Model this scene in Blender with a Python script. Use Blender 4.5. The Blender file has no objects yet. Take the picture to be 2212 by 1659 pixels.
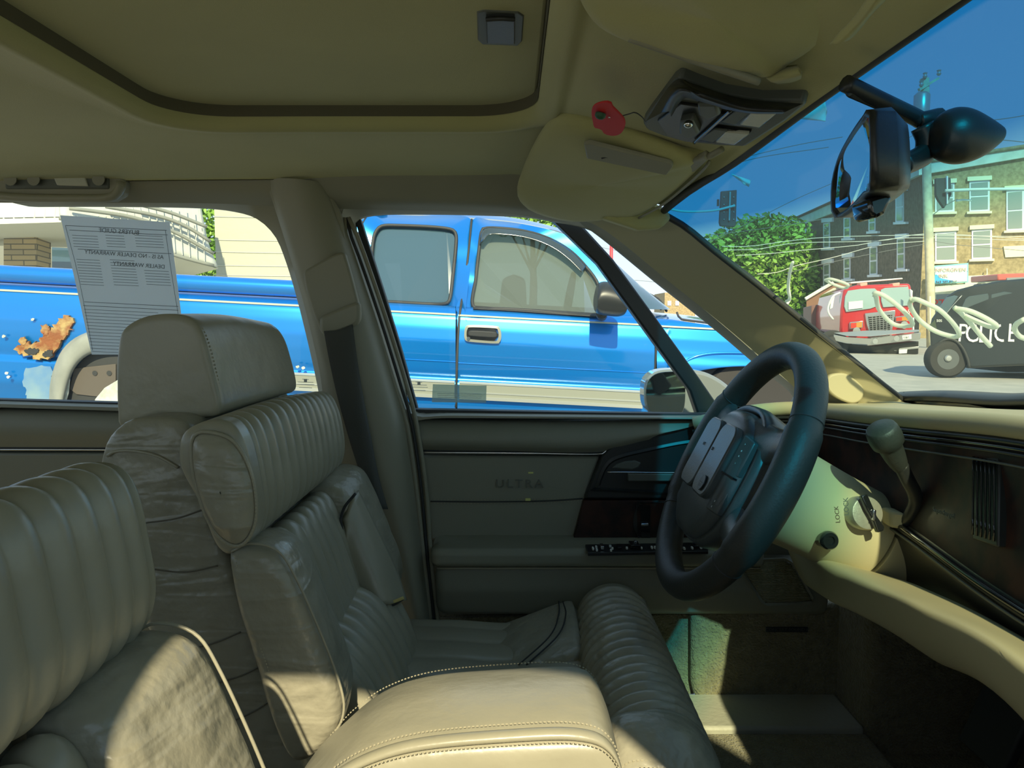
import bpy, bmesh, math, random
from mathutils import Vector as V, Matrix, noise
random.seed(7)
PI=math.pi; F=1671.0; CX=1106.0; CY=829.5; PITCH=math.atan(139/F); CAMH=1.15
cp,sp=math.cos(PITCH),math.sin(PITCH)
COL=bpy.context.scene.collection
def ray(px,py):
    u=(px-CX)/F; v=(CY-py)/F
    return V((u, cp+v*sp, -sp+v*cp))
def P(px,py,Y): d=ray(px,py); return d*(Y/d.y)
def PX(px,py,X): d=ray(px,py); return d*(X/d.x)
def PZ(px,py,Z): d=ray(px,py); return d*(Z/d.z)
def PN(px,py,o,n): d=ray(px,py); return d*(V(o).dot(V(n))/d.dot(V(n)))
def L(Y,pts): return [P(a,b,Y) for a,b in pts]
def XZ(Y,pts): return [(P(a,b,Y).x,P(a,b,Y).z) for a,b in pts]
# ---------- curves
def cr(a,b,c,d,t): return 0.5*((2*b)+(c-a)*t+(2*a-5*b+4*c-d)*t*t+(3*b-a-3*c+d)*t**3)
def crv(pts,n,closed=False,lin=False):
    pts=[V(p) for p in pts]; N=len(pts)
    if N==1: return [pts[0]]*n
    den=[]; seg=N if closed else N-1
    for i in range(seg):
        if closed: a,b,c,d=pts[(i-1)%N],pts[i],pts[(i+1)%N],pts[(i+2)%N]
        else:
            b,c=pts[i],pts[i+1]; a=pts[i-1] if i else b*2-c; d=pts[i+2] if i+2<N else c*2-b
        for k in range(12):
            t=k/12; den.append(b.lerp(c,t) if lin else cr(a,b,c,d,t))
    den.append(pts[0] if closed else pts[-1])
    acc=[0]
    for i in range(1,len(den)): acc.append(acc[-1]+(den[i]-den[i-1]).length)
    T=acc[-1]; out=[]; j=0; m=n if closed else n-1
    for i in range(n):
        s=T*i/m if m else 0
        while j<len(acc)-2 and acc[j+1]<s: j+=1
        dd=acc[j+1]-acc[j]; out.append(den[j].lerp(den[j+1],(s-acc[j])/dd if dd>1e-12 else 0))
    return out
# ---------- materials
MATS={}
def mat(name,col,rough=.6,metal=0,bump=None,coat=0,var=None,emit=None,spec=.5,noise_col=None,fuzz=0):
    m=bpy.data.materials.new(name); m.use_nodes=True; nt=m.node_tree; b=nt.nodes['Principled BSDF']
    b.inputs['Base Color'].default_value=(*col,1); b.inputs['Roughness'].default_value=rough
    b.inputs['Metallic'].default_value=metal; b.inputs['Coat Weight'].default_value=coat
    b.inputs['Coat Roughness'].default_value=.06
    b.inputs['Specular IOR Level'].default_value=spec
    if fuzz: b.inputs['Sheen Weight'].default_value=fuzz
    tc=nt.nodes.new('ShaderNodeTexCoord')
    if bump:
        prev=None
        for sc,st,dist in bump:
            n=nt.nodes.new('ShaderNodeTexNoise'); n.inputs['Scale'].default_value=sc; n.inputs['Detail'].default_value=3
            nt.links.new(tc.outputs['Object'],n.inputs['Vector'])
            bp=nt.nodes.new('ShaderNodeBump'); bp.inputs['Strength'].default_value=st; bp.inputs['Distance'].default_value=dist
            nt.links.new(n.outputs['Fac'],bp.inputs['Height'])
            if prev: nt.links.new(prev.outputs[0],bp.inputs['Normal'])
            prev=bp
        nt.links.new(prev.outputs[0],b.inputs['Normal'])
    if noise_col:
        sc,c2,lo,hi=noise_col
        n=nt.nodes.new('ShaderNodeTexNoise'); n.inputs['Scale'].default_value=sc; n.inputs['Detail'].default_value=5
        nt.links.new(tc.outputs['Object'],n.inputs['Vector'])
        r=nt.nodes.new('ShaderNodeValToRGB'); r.color_ramp.elements[0].position=lo; r.color_ramp.elements[1].position=hi
        r.color_ramp.elements[0].color=(*col,1); r.color_ramp.elements[1].color=(*c2,1)
        nt.links.new(n.outputs['Fac'],r.inputs[0]); nt.links.new(r.outputs[0],b.inputs['Base Color'])
    MATS[name]=m; return m
def glass(name,col,gl=.08,dust=0.0,dcol=(.8,.85,.8)):
    m=bpy.data.materials.new(name); m.use_nodes=True; nt=m.node_tree; nt.nodes.clear()
    o=nt.nodes.new('ShaderNodeOutputMaterial'); t=nt.nodes.new('ShaderNodeBsdfTransparent'); t.inputs[0].default_value=(*col,1)
    g=nt.nodes.new('ShaderNodeBsdfGlossy'); g.inputs['Roughness'].default_value=.02
    fr=nt.nodes.new('ShaderNodeFresnel'); fr.inputs[0].default_value=1.45
    mx=nt.nodes.new('ShaderNodeMixShader'); ml=nt.nodes.new('ShaderNodeMath'); ml.operation='MULTIPLY'; ml.inputs[1].default_value=gl
    nt.links.new(fr.outputs[0],ml.inputs[0]); nt.links.new(ml.outputs[0],mx.inputs[0]); nt.links.new(t.outputs[0],mx.inputs[1]); nt.links.new(g.outputs[0],mx.inputs[2])
    last=mx
    if dust:
        d=nt.nodes.new('ShaderNodeBsdfDiffuse'); d.inputs[0].default_value=(*dcol,1)
        tr=nt.nodes.new('ShaderNodeBsdfTranslucent'); tr.inputs[0].default_value=(*dcol,1)
        ad=nt.nodes.new('ShaderNodeMixShader'); nt.links.new(d.outputs[0],ad.inputs[1]); nt.links.new(tr.outputs[0],ad.inputs[2])
        m2=nt.nodes.new('ShaderNodeMixShader'); m2.inputs[0].default_value=dust
        nt.links.new(mx.outputs[0],m2.inputs[1]); nt.links.new(ad.outputs[0],m2.inputs[2]); last=m2
    nt.links.new(last.outputs[0],o.inputs[0]); MATS[name]=m; return m
# ---------- objects
ROOTS=[]
def tag(o,label=None,cat=None,group=None,kind=None):
    if label: o['label']=label
    if cat: o['category']=cat
    if group: o['group']=group
    if kind: o['kind']=kind
    return o
def link(name,me,m,parent=None,smooth=True,label=None,kind=None):
    o=bpy.data.objects.new(name,me); COL.objects.link(o)
    if m:
        for q in (m if isinstance(m,(list,tuple)) else [m]): me.materials.append(q)
    if smooth:
        for p in me.polygons: p.use_smooth=True
    if parent: adopt(o,parent)
    else: ROOTS.append(o)
    if label: o['label']=label
    if kind: o['kind']=kind
    return o
def adopt(o,p):
    o.parent=p
    off=V(p.location) if p.parent is None else V((0,0,0))
    o.matrix_parent_inverse=Matrix.Translation(-off)
def thing(name,label,cat,loc=(0,0,0),group=None):
    o=bpy.data.objects.new(name,None); COL.objects.link(o); o.location=loc; o.empty_display_size=.1
    tag(o,label,cat,group); ROOTS.append(o); return o
def tomesh(bm,name='m'):
    bmesh.ops.remove_doubles(bm,verts=bm.verts,dist=1e-6)
    bmesh.ops.recalc_face_normals(bm,faces=bm.faces)
    me=bpy.data.meshes.new(name); bm.to_mesh(me); bm.free(); return me
class B:
    """collects shapes into one mesh"""
    def __init__(s): s.bm=bmesh.new()
    def grid(s,rows,cu=False,mi=0):
        vs=[[s.bm.verts.new(p) for p in r] for r in rows]; n=len(rows[0])
        for i in range(len(rows)-1):
            for j in range(n if cu else n-1):
                k=(j+1)%n
                try: f=s.bm.faces.new((vs[i][j],vs[i][k],vs[i+1][k],vs[i+1][j])); f.material_index=mi
                except ValueError: pass
        return vs
    def cap(s,vs):
        c=V((0,0,0))
        for v in vs: c+=v.co
        cv=s.bm.verts.new(c/len(vs)); n=len(vs)
        for i in range(n): s.bm.faces.new((vs[i],vs[(i+1)%n],cv))
    def tube(s,pts,r,seg=10,n=None,closed=False,flat=1.0,up=None,cap=True):
        if n: 
            if isinstance(r,(list,tuple)):
                rr=[V((q,0,0)) for q in r]; m=len(r)
                r=[ (lambda x:(r[int(x)] if int(x)>=m-1 else r[int(x)]*(1-(x-int(x)))+r[int(x)+1]*(x-int(x))))((m-1)*i/(n-1)) for i in range(n)]
            pts=crv(pts,n,closed)
        pts=[V(p) for p in pts]; N=len(pts); rows=[]; pn=None
        for i,p in enumerate(pts):
            if closed: t=pts[(i+1)%N]-pts[i-1]
            else: t=pts[min(i+1,N-1)]-pts[max(i-1,0)]
            if t.length<1e-9: t=V((0,0,1))
            t.normalize()
            if pn is None:
                pn=V(up) if up else V((0,0,1))
                if abs(pn.dot(t))>.95: pn=V((1,0,0))
            nn=(pn-t*pn.dot(t)).normalized(); pn=nn; b=t.cross(nn)
            ri=r[i] if isinstance(r,(list,tuple)) else r
            rows.append([p+nn*(ri*math.cos(2*PI*k/seg))+b*(ri*flat*math.sin(2*PI*k/seg)) for k in range(seg)])
        if closed: rows.append(rows[0])
        vs=s.grid(rows,True)
        if cap and not closed: s.cap(vs[0]); s.cap(vs[-1])
        return s
    def box(s,c,d,rot=None):
        m=Matrix.Translation(V(c))@(rot.to_4x4() if rot else Matrix.Identity(4))@Matrix.Diagonal((d[0],d[1],d[2],1))
        bmesh.ops.create_cube(s.bm,size=1,matrix=m); return s
    def bb(s,a,b): # box by corners
        a=V(a);b=V(b); return s.box((a+b)/2,(abs(b.x-a.x),abs(b.y-a.y),abs(b.z-a.z)))
    def slab(s,pts,th):
        pts=[V(p) for p in pts]; th=V(th) if not isinstance(th,(int,float)) else V((0,th,0))
        a=[s.bm.verts.new(p) for p in pts]; b=[s.bm.verts.new(p+th) for p in pts]; n=len(pts)
        s.bm.faces.new(a); s.bm.faces.new(b[::-1])
        for i in range(n): s.bm.faces.new((a[i],b[i],b[(i+1)%n],a[(i+1)%n]))
        return s
    def prism(s,a,b):
        a=[s.bm.verts.new(p) for p in a]; b=[s.bm.verts.new(p) for p in b]; n=len(a)
        s.bm.faces.new(a); s.bm.faces.new(b[::-1])
        for i in range(n): s.bm.faces.new((a[i],b[i],b[(i+1)%n],a[(i+1)%n]))
        return s
    def lathe(s,prof,o,ax,seg=32,up=(0,0,1)):
        ax=V(ax).normalized(); u=V(up); 
        if abs(u.dot(ax))>.95: u=V((1,0,0))
        u=(u-ax*u.dot(ax)).normalized(); w=ax.cross(u); rows=[]
        for r,h in prof: rows.append([V(o)+ax*h+u*(r*math.cos(2*PI*k/seg))+w*(r*math.sin(2*PI*k/seg)) for k in range(seg)])
        vs=s.grid(rows,True)
        if prof[0][0]>1e-5: s.cap(vs[0])
        if prof[-1][0]>1e-5: s.cap(vs[-1])
        return s
    def ico(s,c,r,sub=2,sc=(1,1,1)):
        bmesh.ops.create_icosphere(s.bm,subdivisions=sub,radius=r,matrix=Matrix.Translation(V(c))@Matrix.Diagonal((*sc,1))); return s
    def mb(s,name,m,parent=None,smooth=False,bevel=0,seg=2,label=None,kind=None,ang=40):
        me=tomesh(s.bm,name); o=link(name,me,m,parent,smooth or bevel>0,label,kind)
        if bevel:
            md=o.modifiers.new('b','BEVEL'); md.width=bevel; md.segments=seg; md.limit_method='ANGLE'; md.angle_limit=math.radians(ang)
            md.harden_normals=False
        if (bevel or smooth): 
            try: me.set_sharp_from_angle(angle=math.radians(45))
            except Exception: pass
        return o
def sweep(name,loops,m,parent=None,n=48,ns=None,r0=.01,r1=.01,ribs=None,label=None,noise_amp=0,cap=True,axis=None,kind=None,lin=False):
    """closed cross-section loops skinned along their order, ends rounded by r0/r1 metres, optional stitched ribs (count, depth, t0, t1)"""
    LP=[crv(l,n,True,lin) for l in loops]
    cen=[sum((p for p in l),V())/n for l in LP]
    tot=sum((cen[i+1]-cen[i]).length for i in range(len(LP)-1))
    ns=ns or 40
    ts=[]
    for k in range(7): ts.append((1-math.cos(PI/2*k/6))*r0/tot if r0>0 else 0)
    core=[r0/tot+(1-(r0+r1)/tot)*k/ns for k in range(1,ns)]
    ts+=core
    for k in range(7): ts.append(1-(r1/tot)*(1-math.sin(PI/2*k/6)))
    ts=sorted(set(round(t,6) for t in ts))
    rows=[]; K=len(LP)-1
    for t in ts:
        x=t*K; i=min(int(x),K-1); f=x-i
        row=[]
        for j in range(n):
            a=LP[max(i-1,0)][j]; b=LP[i][j]; c=LP[i+1][j]; d=LP[min(i+2,K)][j]
            row.append(cr(a,b,c,d,f) if K>1 else b.lerp(c,f))
        c=sum((p for p in row),V())/n
        d=t*tot; ins=0
        if r0>0 and d<r0: q=1-d/r0; ins+=r0*(1-math.sqrt(max(0,1-q*q)))
        e=(1-t)*tot
        if r1>0 and e<r1: q=1-e/r1; ins+=r1*(1-math.sqrt(max(0,1-q*q)))
        if ribs:
            k,dp,t0,t1=ribs
            if t0<=t<=t1: 
                s=abs(math.sin(PI*k*(t-t0)/(t1-t0))); ins+=dp*(1-s**.55)
        if ins or noise_amp:
            nr=[]
            for j,p in enumerate(row):
                v=p-c; l=v.length
                a=ins
                if noise_amp:
                    a+=noise_amp*noise.noise(V((p.x*9,p.y*9,p.z*30)))
                nr.append(c+v*max(.02,(1-a/l)) if l>1e-6 else p)
            row=nr
        rows.append(row)
    b=B(); vs=b.grid(rows,True)
    if cap: b.cap(vs[0]); b.cap(vs[-1])
    me=tomesh(b.bm,name); return link(name,me,m,parent,True,label,kind)
def loft(name,curves,m,parent=None,n=40,mm=24,label=None,kind=None,thick=0,closed=False,lin=False):
    C=[crv(c,n,closed,lin) for c in curves]; rows=[[] for _ in range(mm)]
    for j in range(n):
        col=crv([c[j] for c in C],mm,False,lin) if len(C)>2 else [C[0][j].lerp(C[1][j],i/(mm-1)) for i in range(mm)]
        for i in range(mm): rows[i].append(col[i])
    b=B(); b.grid(rows,closed); o=link(name,tomesh(b.bm,name),m,parent,True,label,kind)
    if thick:
        s=o.modifiers.new('s','SOLIDIFY'); s.thickness=thick; s.offset=0
    return o
def ring(name,outer,inner,m,parent=None,n=96,th=0.01,label=None,kind=None,lin=False,mid=None,bev=0):
    """a frame: closed outer loop to closed inner loop with thickness th along y"""
    O=crv(outer,n,True,lin); I=crv(inner,n,True)
    b=B(); t=V((0,th,0)) if isinstance(th,(int,float)) else V(th)
    rows=[O]
    if mid: rows.append([O[i].lerp(I[i],mid[0])+V((0,mid[1],0)) for i in range(n)])
    rows+= [I,[p+t for p in I],[p+t for p in O],O]
    b.grid(rows,True); o=link(name,tomesh(b.bm,name),m,parent,True,label,kind)
    o.data.set_sharp_from_angle(angle=math.radians(40)); return o
def tube(name,pts,r,m,parent=None,seg=10,n=24,label=None,closed=False,flat=1,kind=None,up=None):
    b=B(); b.tube(pts,r,seg,n,closed,flat,up); o=link(name,tomesh(b.bm,name),m,parent,True,label,kind); return o
def slab(name,pts,th,m,parent=None,bevel=.004,seg=2,label=None,kind=None,smooth_n=0,ang=40):
    if smooth_n: pts=crv(pts,smooth_n,True)
    b=B(); b.slab(pts,th); return b.mb(name,m,parent,False,bevel,seg,label,kind,ang)
def text(name,s,size,o,xd,up,m,parent=None,ext=.0008,align='CENTER',sx=1.0,mesh_into=None,spacing=1):
    c=bpy.data.curves.new('t','FONT'); c.body=s; c.size=size; c.extrude=ext; c.align_x=align; c.align_y='CENTER'; c.resolution_u=3; c.space_character=spacing
    t=bpy.data.objects.new('t',c); COL.objects.link(t); dg=bpy.context.evaluated_depsgraph_get(); dg.update()
    me=bpy.data.meshes.new_from_object(t.evaluated_get(dg)); bpy.data.objects.remove(t)
    xd=V(xd).normalized(); up=V(up); up=(up-xd*up.dot(xd)).normalized(); nn=xd.cross(up)
    M=Matrix(((xd.x*sx,up.x,nn.x,o[0]),(xd.y*sx,up.y,nn.y,o[1]),(xd.z*sx,up.z,nn.z,o[2]),(0,0,0,1)))
    me.transform(M); me.materials.clear()
    return link(name,me,m,parent,False)
def stitch(name,path,n,m,parent,ln=.006,r=.0011,jit=0):
    pts=crv(path,n*2); b=B()
    for i in range(0,2*n-1,2):
        a=pts[i]; c=pts[i+1]; d=(c-a); 
        if d.length<1e-7: continue
        b.tube([a,a.lerp(c,.5)+V((0,-r*.3,r*.3)),c],r,5)
    return b.mb(name,m,parent,True)
# ---------- interior materials
LEA=mat('leather',(.345,.325,.24),.34,bump=[(260,.12,.001),(28,.35,.004)],noise_col=(9,(.295,.28,.205),.35,.75))
LEAW=mat('leather_worn',(.335,.315,.235),.33,bump=[(90,.35,.003),(22,.8,.008)],noise_col=(14,(.26,.245,.18),.4,.7))
THR=mat('thread',(.36,.33,.23),.7)
PLA=mat('trim_plastic',(.27,.26,.19),.5,bump=[(500,.15,.0008)])
PLT=mat('trim_tan',(.40,.365,.22),.55,bump=[(500,.1,.0006)])
DOORV=mat('door_vinyl',(.25,.25,.19),.5,bump=[(420,.2,.001)])
HEAD=mat('headliner_cloth',(.44,.42,.19),.95,bump=[(700,.3,.001),(180,.1,.001)],noise_col=(5,(.40,.38,.17),.3,.7),fuzz=.2)
BLK=mat('black_plastic',(.022,.024,.024),.38,bump=[(600,.15,.0006)])
BLKG=mat('black_gloss',(.012,.013,.014),.12,coat=.5)
RUB=mat('rubber',(.03,.032,.032),.6)
GRY=mat('grey_plastic',(.10,.11,.095),.5,bump=[(500,.12,.0006)])
WOOD=mat('dark_wood',(.018,.013,.012),.5,spec=.25,coat=.04,noise_col=(30,(.05,.022,.016),.4,.6))
CHR=mat('chrome',(.75,.75,.75),.15,1)
WHL=mat('wheel_leather',(.034,.037,.033),.5,bump=[(300,.25,.0015)])
WHP=mat('wheel_plastic',(.07,.08,.08),.32,bump=[(350,.2,.001)])
CARP=mat('carpet',(.27,.235,.13),1,bump=[(230,1,.008),(70,.5,.006)],fuzz=.3,noise_col=(60,(.2,.17,.09),.35,.7))
WHT=mat('white_print',(.7,.72,.68),.6)
LENS=mat('lamp_lens',(.5,.5,.4),.25,bump=[(300,.3,.001)])
PAP=mat('paper',(.80,.82,.82),.8); INK=mat('ink',(.12,.13,.13),.8)
RED=mat('poppy_red',(.62,.02,.02),.7); GRN=mat('poppy_green',(.02,.09,.04),.5)
BELT=mat('belt_webbing',(.075,.078,.07),.8,bump=[(400,.5,.001)])
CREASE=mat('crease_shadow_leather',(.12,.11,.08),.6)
FOAM=mat('foam',(.62,.52,.2),.95,bump=[(150,.8,.004)])
MIRR=mat('mirror_glass',(.75,.8,.8),.02,1)

nt=PAP.node_tree; pb=nt.nodes['Principled BSDF']; tr=nt.nodes.new('ShaderNodeBsdfTranslucent'); tr.inputs[0].default_value=(.85,.88,.88,1); mx=nt.nodes.new('ShaderNodeMixShader'); mx.inputs[0].default_value=.5
nt.links.new(pb.outputs[0],mx.inputs[1]); nt.links.new(tr.outputs[0],mx.inputs[2]); nt.links.new(mx.outputs[0],nt.nodes['Material Output'].inputs[0])
nt=LEAW.node_tree; pb=nt.nodes['Principled BSDF']; tcw=nt.nodes.new('ShaderNodeTexCoord'); mpw=nt.nodes.new('ShaderNodeMapping'); mpw.inputs['Scale'].default_value=(5,5,34); mpw.inputs['Rotation'].default_value=(.15,.25,0)
nw=nt.nodes.new('ShaderNodeTexNoise'); nw.inputs['Scale'].default_value=1; nw.inputs['Detail'].default_value=2; nw.inputs['Distortion'].default_value=.8; bw=nt.nodes.new('ShaderNodeBump'); bw.inputs['Strength'].default_value=.6; bw.inputs['Distance'].default_value=.011
nt.links.new(tcw.outputs['Object'],mpw.inputs[0]); nt.links.new(mpw.outputs[0],nw.inputs['Vector']); nt.links.new(nw.outputs['Fac'],bw.inputs['Height'])
old=pb.inputs['Normal'].links[0].from_socket; nt.links.new(old,bw.inputs['Normal']); nt.links.new(bw.outputs[0],pb.inputs['Normal'])
# ---------- headliner
def zr(x,y):
    z=.268-.02*((x+.2)/1.2)**2 if x<-.2 else .268
    if x>.033: z-=(x-.033)*.27
    if y>1.12: z-=((y-1.12)/.27)**2*.022
    if y>1.12 and x>.0: z-=(y-1.12)*.10*min(1,x/.2)
    if y<.25: z-=((.25-y)/.3)**2*.03
    return z
def rrect(x0,x1,y0,y1,r,n):
    pts=[]
    for cx,cy,a0 in ((x1-r,y1-r,0),(x0+r,y1-r,90),(x0+r,y0+r,180),(x1-r,y0+r,270)):
        for k in range(9):
            a=math.radians(a0+k*90/8); pts.append(V((cx+r*math.cos(a),cy+r*math.sin(a),0)))
    return crv(pts,n,True,True)
hole=rrect(-.475,.034,.34,1.105,.085,160)
lip=rrect(-.505,.062,.31,1.135,.10,160)
frontc=[(.272,-.1),(.27,.4),(.272,.8),(.268,1.0),(.252,1.12),(.225,1.24),(.16,1.33),(.07,1.372)]
outer=[V((x,y,0)) for x,y in frontc]+[V((x,1.385,0)) for x in (-.05,-.3,-.6,-1.0,-1.4)]+[V((-1.45,y,0)) for y in (1.1,.7,.3,-.1)]+[V((x,-.1,0)) for x in (-1,-.6,-.2,.1)]
outer=crv(outer,640,True,True)
def angm(loop,c,n):
    # resample loop by angle around c
    out=[]; A=[math.atan2(p.y-c.y,p.x-c.x) for p in loop]; N=len(loop)
    for k in range(n):
        a=-PI+2*PI*(k+.5)/n; best=None
        for i in range(N):
            a0=A[i];a1=A[(i+1)%N]; d=(a1-a0+PI)%(2*PI)-PI; e=(a-a0+PI)%(2*PI)-PI
            if d!=0 and 0<=e/d<=1 and abs(d)<1: best=loop[i].lerp(loop[(i+1)%N],e/d); break
        out.append(best if best else loop[min(range(N),key=lambda q:abs((A[q]-a+PI)%(2*PI)-PI))])
    return out
cc=V((-.22,.72,0)); nA=240
ho=angm(hole,cc,nA); li=angm(lip,cc,nA); ou=angm(outer,cc,nA)
rows=[]
rows.append([V((p.x,p.y,zr(p.x,p.y)+.045)) for p in ho])
rows.append([V((p.x,p.y,zr(p.x,p.y)+.006)) for p in ho])
rows.append([V((p.x,p.y,zr(p.x,p.y)-.004)) for p in [ho[i].lerp(li[i],.35) for i in range(nA)]])
rows.append([V((p.x,p.y,zr(p.x,p.y)-.003)) for p in [ho[i].lerp(li[i],.8) for i in range(nA)]])
rows.append([V((p.x,p.y,zr(p.x,p.y)+.0015)) for p in li])
for f in (.05,.12,.2,.3,.4,.5,.6,.7,.8,.9,.96,1):
    rows.append([V((p.x,p.y,zr(p.x,p.y))) for p in [li[i].lerp(ou[i],f) for i in range(nA)]])
def wt(y):
    e2=abs(y-.72)/.62; return .285-.045*e2**3,.205-.03*e2**3
def lipf(p,dx,dz,dz0):
    if p.x>.20 and 0<=p.y<1.275: a_,c_=wt(p.y); return V((a_+dx,p.y,c_+dz))
    return V((p.x,p.y,zr(p.x,p.y)+dz0))
rows.append([lipf(p,-.006,-.004,-.001) for p in ou]); rows.append([lipf(p,.004,-.003,.02) for p in ou]); rows.append([lipf(p,.006,.03,.04) for p in ou])
b=B(); b.grid(rows,True); ceil=link('ceiling',tomesh(b.bm),HEAD,None,True,kind='structure')
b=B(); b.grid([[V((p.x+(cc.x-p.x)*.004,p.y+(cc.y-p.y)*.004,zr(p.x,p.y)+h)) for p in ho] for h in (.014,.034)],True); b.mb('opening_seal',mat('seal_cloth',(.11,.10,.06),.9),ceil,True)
# steel roof skin above (keeps daylight out)
RS=mat('roof_steel',(.3,.3,.28),.5)
b=B(); b.slab([V((p.x+(.03 if p.x>.1 else 0),p.y,.325)) for p in crv(outer,60,True,True)],V((0,0,.02))); rs=b.mb('roof_panel',RS,ceil)
# sunroof sliding shade
sh=thing('sunroof_shade','tan cloth sunroof sliding shade closed in the roof opening','sunroof shade',(-.22,.72,.28))
b=B(); pts=[V((p.x,p.y,.287)) for p in rrect(-.53,.06,.3,1.15,.08,100)]
b.slab([V((p.x,p.y,.309)) for p in pts],V((0,0,.006))); b.mb('shade_panel',HEAD,sh)
b=B(); b.slab([V((p.x,p.y,.297)) for p in rrect(-.49,.033,.33,1.115,.05,80)],V((0,0,.012))); b.mb('padded_panel',HEAD,sh,bevel=.004)
def onz(pts,z): return [PZ(a,c,z) for a,c in pts]
hl=onz([(1030,28),(1045,24),(1120,28),(1132,36),(1128,90),(1118,100),(1042,97),(1032,88)],.2955)
slab('pull_handle',hl,V((0,0,.01)),GRY,sh,.0015)
slab('handle_recess',onz([(1050,38),(1112,38),(1112,96),(1052,94)],.2925),V((0,0,.004)),BLK,sh,.001)
tube('handle_lip',onz([(1050,42),(1080,40),(1112,42)],.291),.0025,BLK,sh)

# ---------- driver side upper trims (pillars, window frames)
RY=1.43
rail=loft('trim_1',[L(1.35,[(-300,310),(0,314),(200,318),(420,324),(600,330),(700,340),(820,345),(960,345),(1080,350),(1180,378),(1240,415)]),L(1.385,[(-300,352),(0,356),(200,360),(420,366),(600,378),(700,395),(820,408),(960,412),(1080,418),(1180,440),(1240,468)]),
  L(1.40,[(-300,395),(0,400),(300,402),(560,410),(640,420),(760,432),(960,438),(1100,446),(1200,462),(1250,478)]),
  L(1.43,[(-300,435),(0,438),(300,438),(480,440),(600,446),(760,452),(960,456),(1100,462),(1200,478),(1265,492)])],PLA,n=60,mm=14,kind='structure')
W1i=[(-90,446),(60,444),(250,444),(420,447),(500,455),(553,472),(590,505),(612,550),(640,640),(672,770),(692,868),(690,879),(640,880),(400,873),(200,868),(0,862),(-90,858)]
W1o=[(-110,420),(60,420),(250,420),(430,422),(520,430),(600,424),(645,470),(662,540),(676,640),(710,770),(735,880),(725,905),(640,905),(400,893),(200,886),(0,880),(-110,876)]
fr1=ring('trim_2',L(RY,W1o),L(RY+.03,W1i),PLA,th=.02,mid=(.5,-.012),kind='structure',n=120)
W2i=[(790,466),(850,461),(1000,462),(1130,467),(1190,476),(1262,490),(1300,512),(1420,610),(1540,705),(1640,790),(1722,862),(1650,880),(1540,893),(1200,890),(960,886),(888,882),(870,820),(830,690),(790,560),(768,500),(768,478)]
W2o=[(760,428),(850,434),(1000,438),(1130,440),(1200,452),(1290,470),(1330,500),(1440,590),(1560,690),(1660,780),(1760,880),(1660,900),(1540,905),(1200,904),(960,903),(880,905),(850,840),(808,710),(762,580),(722,510),(722,440)]
fr2=ring('trim_3',L(RY,W2o),L(RY+.035,W2i),PLA,th=.02,mid=(.45,-.015),kind='structure',n=160)
# black glass-run channel at the rear of the front window + sills
slab('window_channel',L(1.475,[(768,480),(790,560),(830,690),(870,820),(888,884),(902,884),(868,760),(832,640),(800,540),(778,472)]),.02,RUB,fr2,.002)
slab('window_seal',L(1.45,[(886,884),(1200,890),(1545,895),(1545,905),(1200,907),(884,906)]),.03,RUB,fr2,.003)
slab('window_seal',L(1.45,[(-110,860),(250,870),(700,882),(700,890),(250,885),(-110,880)]),.03,RUB,fr1,.003)
# dark door-frame bar running from the header down to the sill corner
slab('window_divider',L(1.50,[(1190,472),(1250,478),(1325,560),(1420,690),(1510,815),(1552,876),(1520,900),(1508,898),(1490,845),(1400,722),(1290,570)]),.035,BLK,fr2,.004)
# B pillar
slab('trim_11',L(1.49,[(690,880),(900,880),(960,1430),(760,1430)]),.02,PLA,None,.004,kind='structure')
bp=loft('trim_4',[L(1.405,[(572,382),(600,470),(628,560),(660,670),(690,800),(704,900),(730,990),(775,1100),(830,1250),(880,1420)]),
  L(1.385,[(590,384),(618,470),(645,560),(680,670),(712,800),(735,900),(760,990),(800,1100),(850,1250),(895,1420)]),
  L(1.37,[(640,386),(665,470),(690,560),(725,670),(765,800),(795,900),(815,990),(850,1100),(885,1250),(915,1420)]),
  L(1.385,[(688,392),(712,460),(742,560),(775,670),(815,800),(845,900),(862,990),(880,1100),(905,1250),(928,1420)]),
  L(1.42,[(708,398),(735,462),(770,560),(805,670),(842,800),(870,900),(885,990),(900,1100),(918,1250),(938,1420)])],PLA,n=50,mm=24,kind='structure')
slab('trim_5',L(1.40,[(570,384),(605,380),(690,388),(706,400),(735,462),(742,500),(752,560),(735,545),(690,553),(655,590),(628,540),(598,462)]),.02,PLA,None,.004,kind='structure')
for k,(dx,r,mm_) in enumerate(((0,.0045,PLA),(13,.003,RUB),(26,.004,PLA))):
    tube('pillar_seal',L(1.425,[(745+dx*.3,470),(742+dx,500),(768+dx,570),(812+dx,700),(852+dx,830),(880+dx*.8,920),(900+dx*.8,1060),(915+dx*.6,1200),(928+dx*.6,1320),(938+dx*.5,1410)]),r,mm_,bp)
# A pillar trim
ap=loft('trim_6',[L(1.40,[(1252,474),(1290,488),(1340,522),(1440,604),(1560,700),(1660,786),(1730,850),(1760,884)]),
  L(1.365,[(1300,466),(1345,482),(1400,525),(1500,604),(1610,700),(1700,786),(1765,850),(1795,886)]),
  L(1.31,[(1370,462),(1420,478),(1480,525),(1580,604),(1690,700),(1780,786),(1830,845),(1865,888)]),
  L(1.28,[(1432,462),(1480,492),(1545,545),(1640,620),(1745,705),(1840,780),(1905,832),(1948,866)])],PLT,n=50,mm=24,kind='structure')
slab('trim_12',L(1.275,[(1300,470),(1350,436),(1400,432),(1440,450),(1452,470),(1430,492),(1380,496)]),.03,HEAD,None,.006,kind='structure')
tube('windshield_seal',L(1.285,[(1420,456),(1480,490),(1545,543),(1640,617),(1745,702),(1840,777),(1905,830),(1955,868)]),.0055,RUB,ap)
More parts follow.
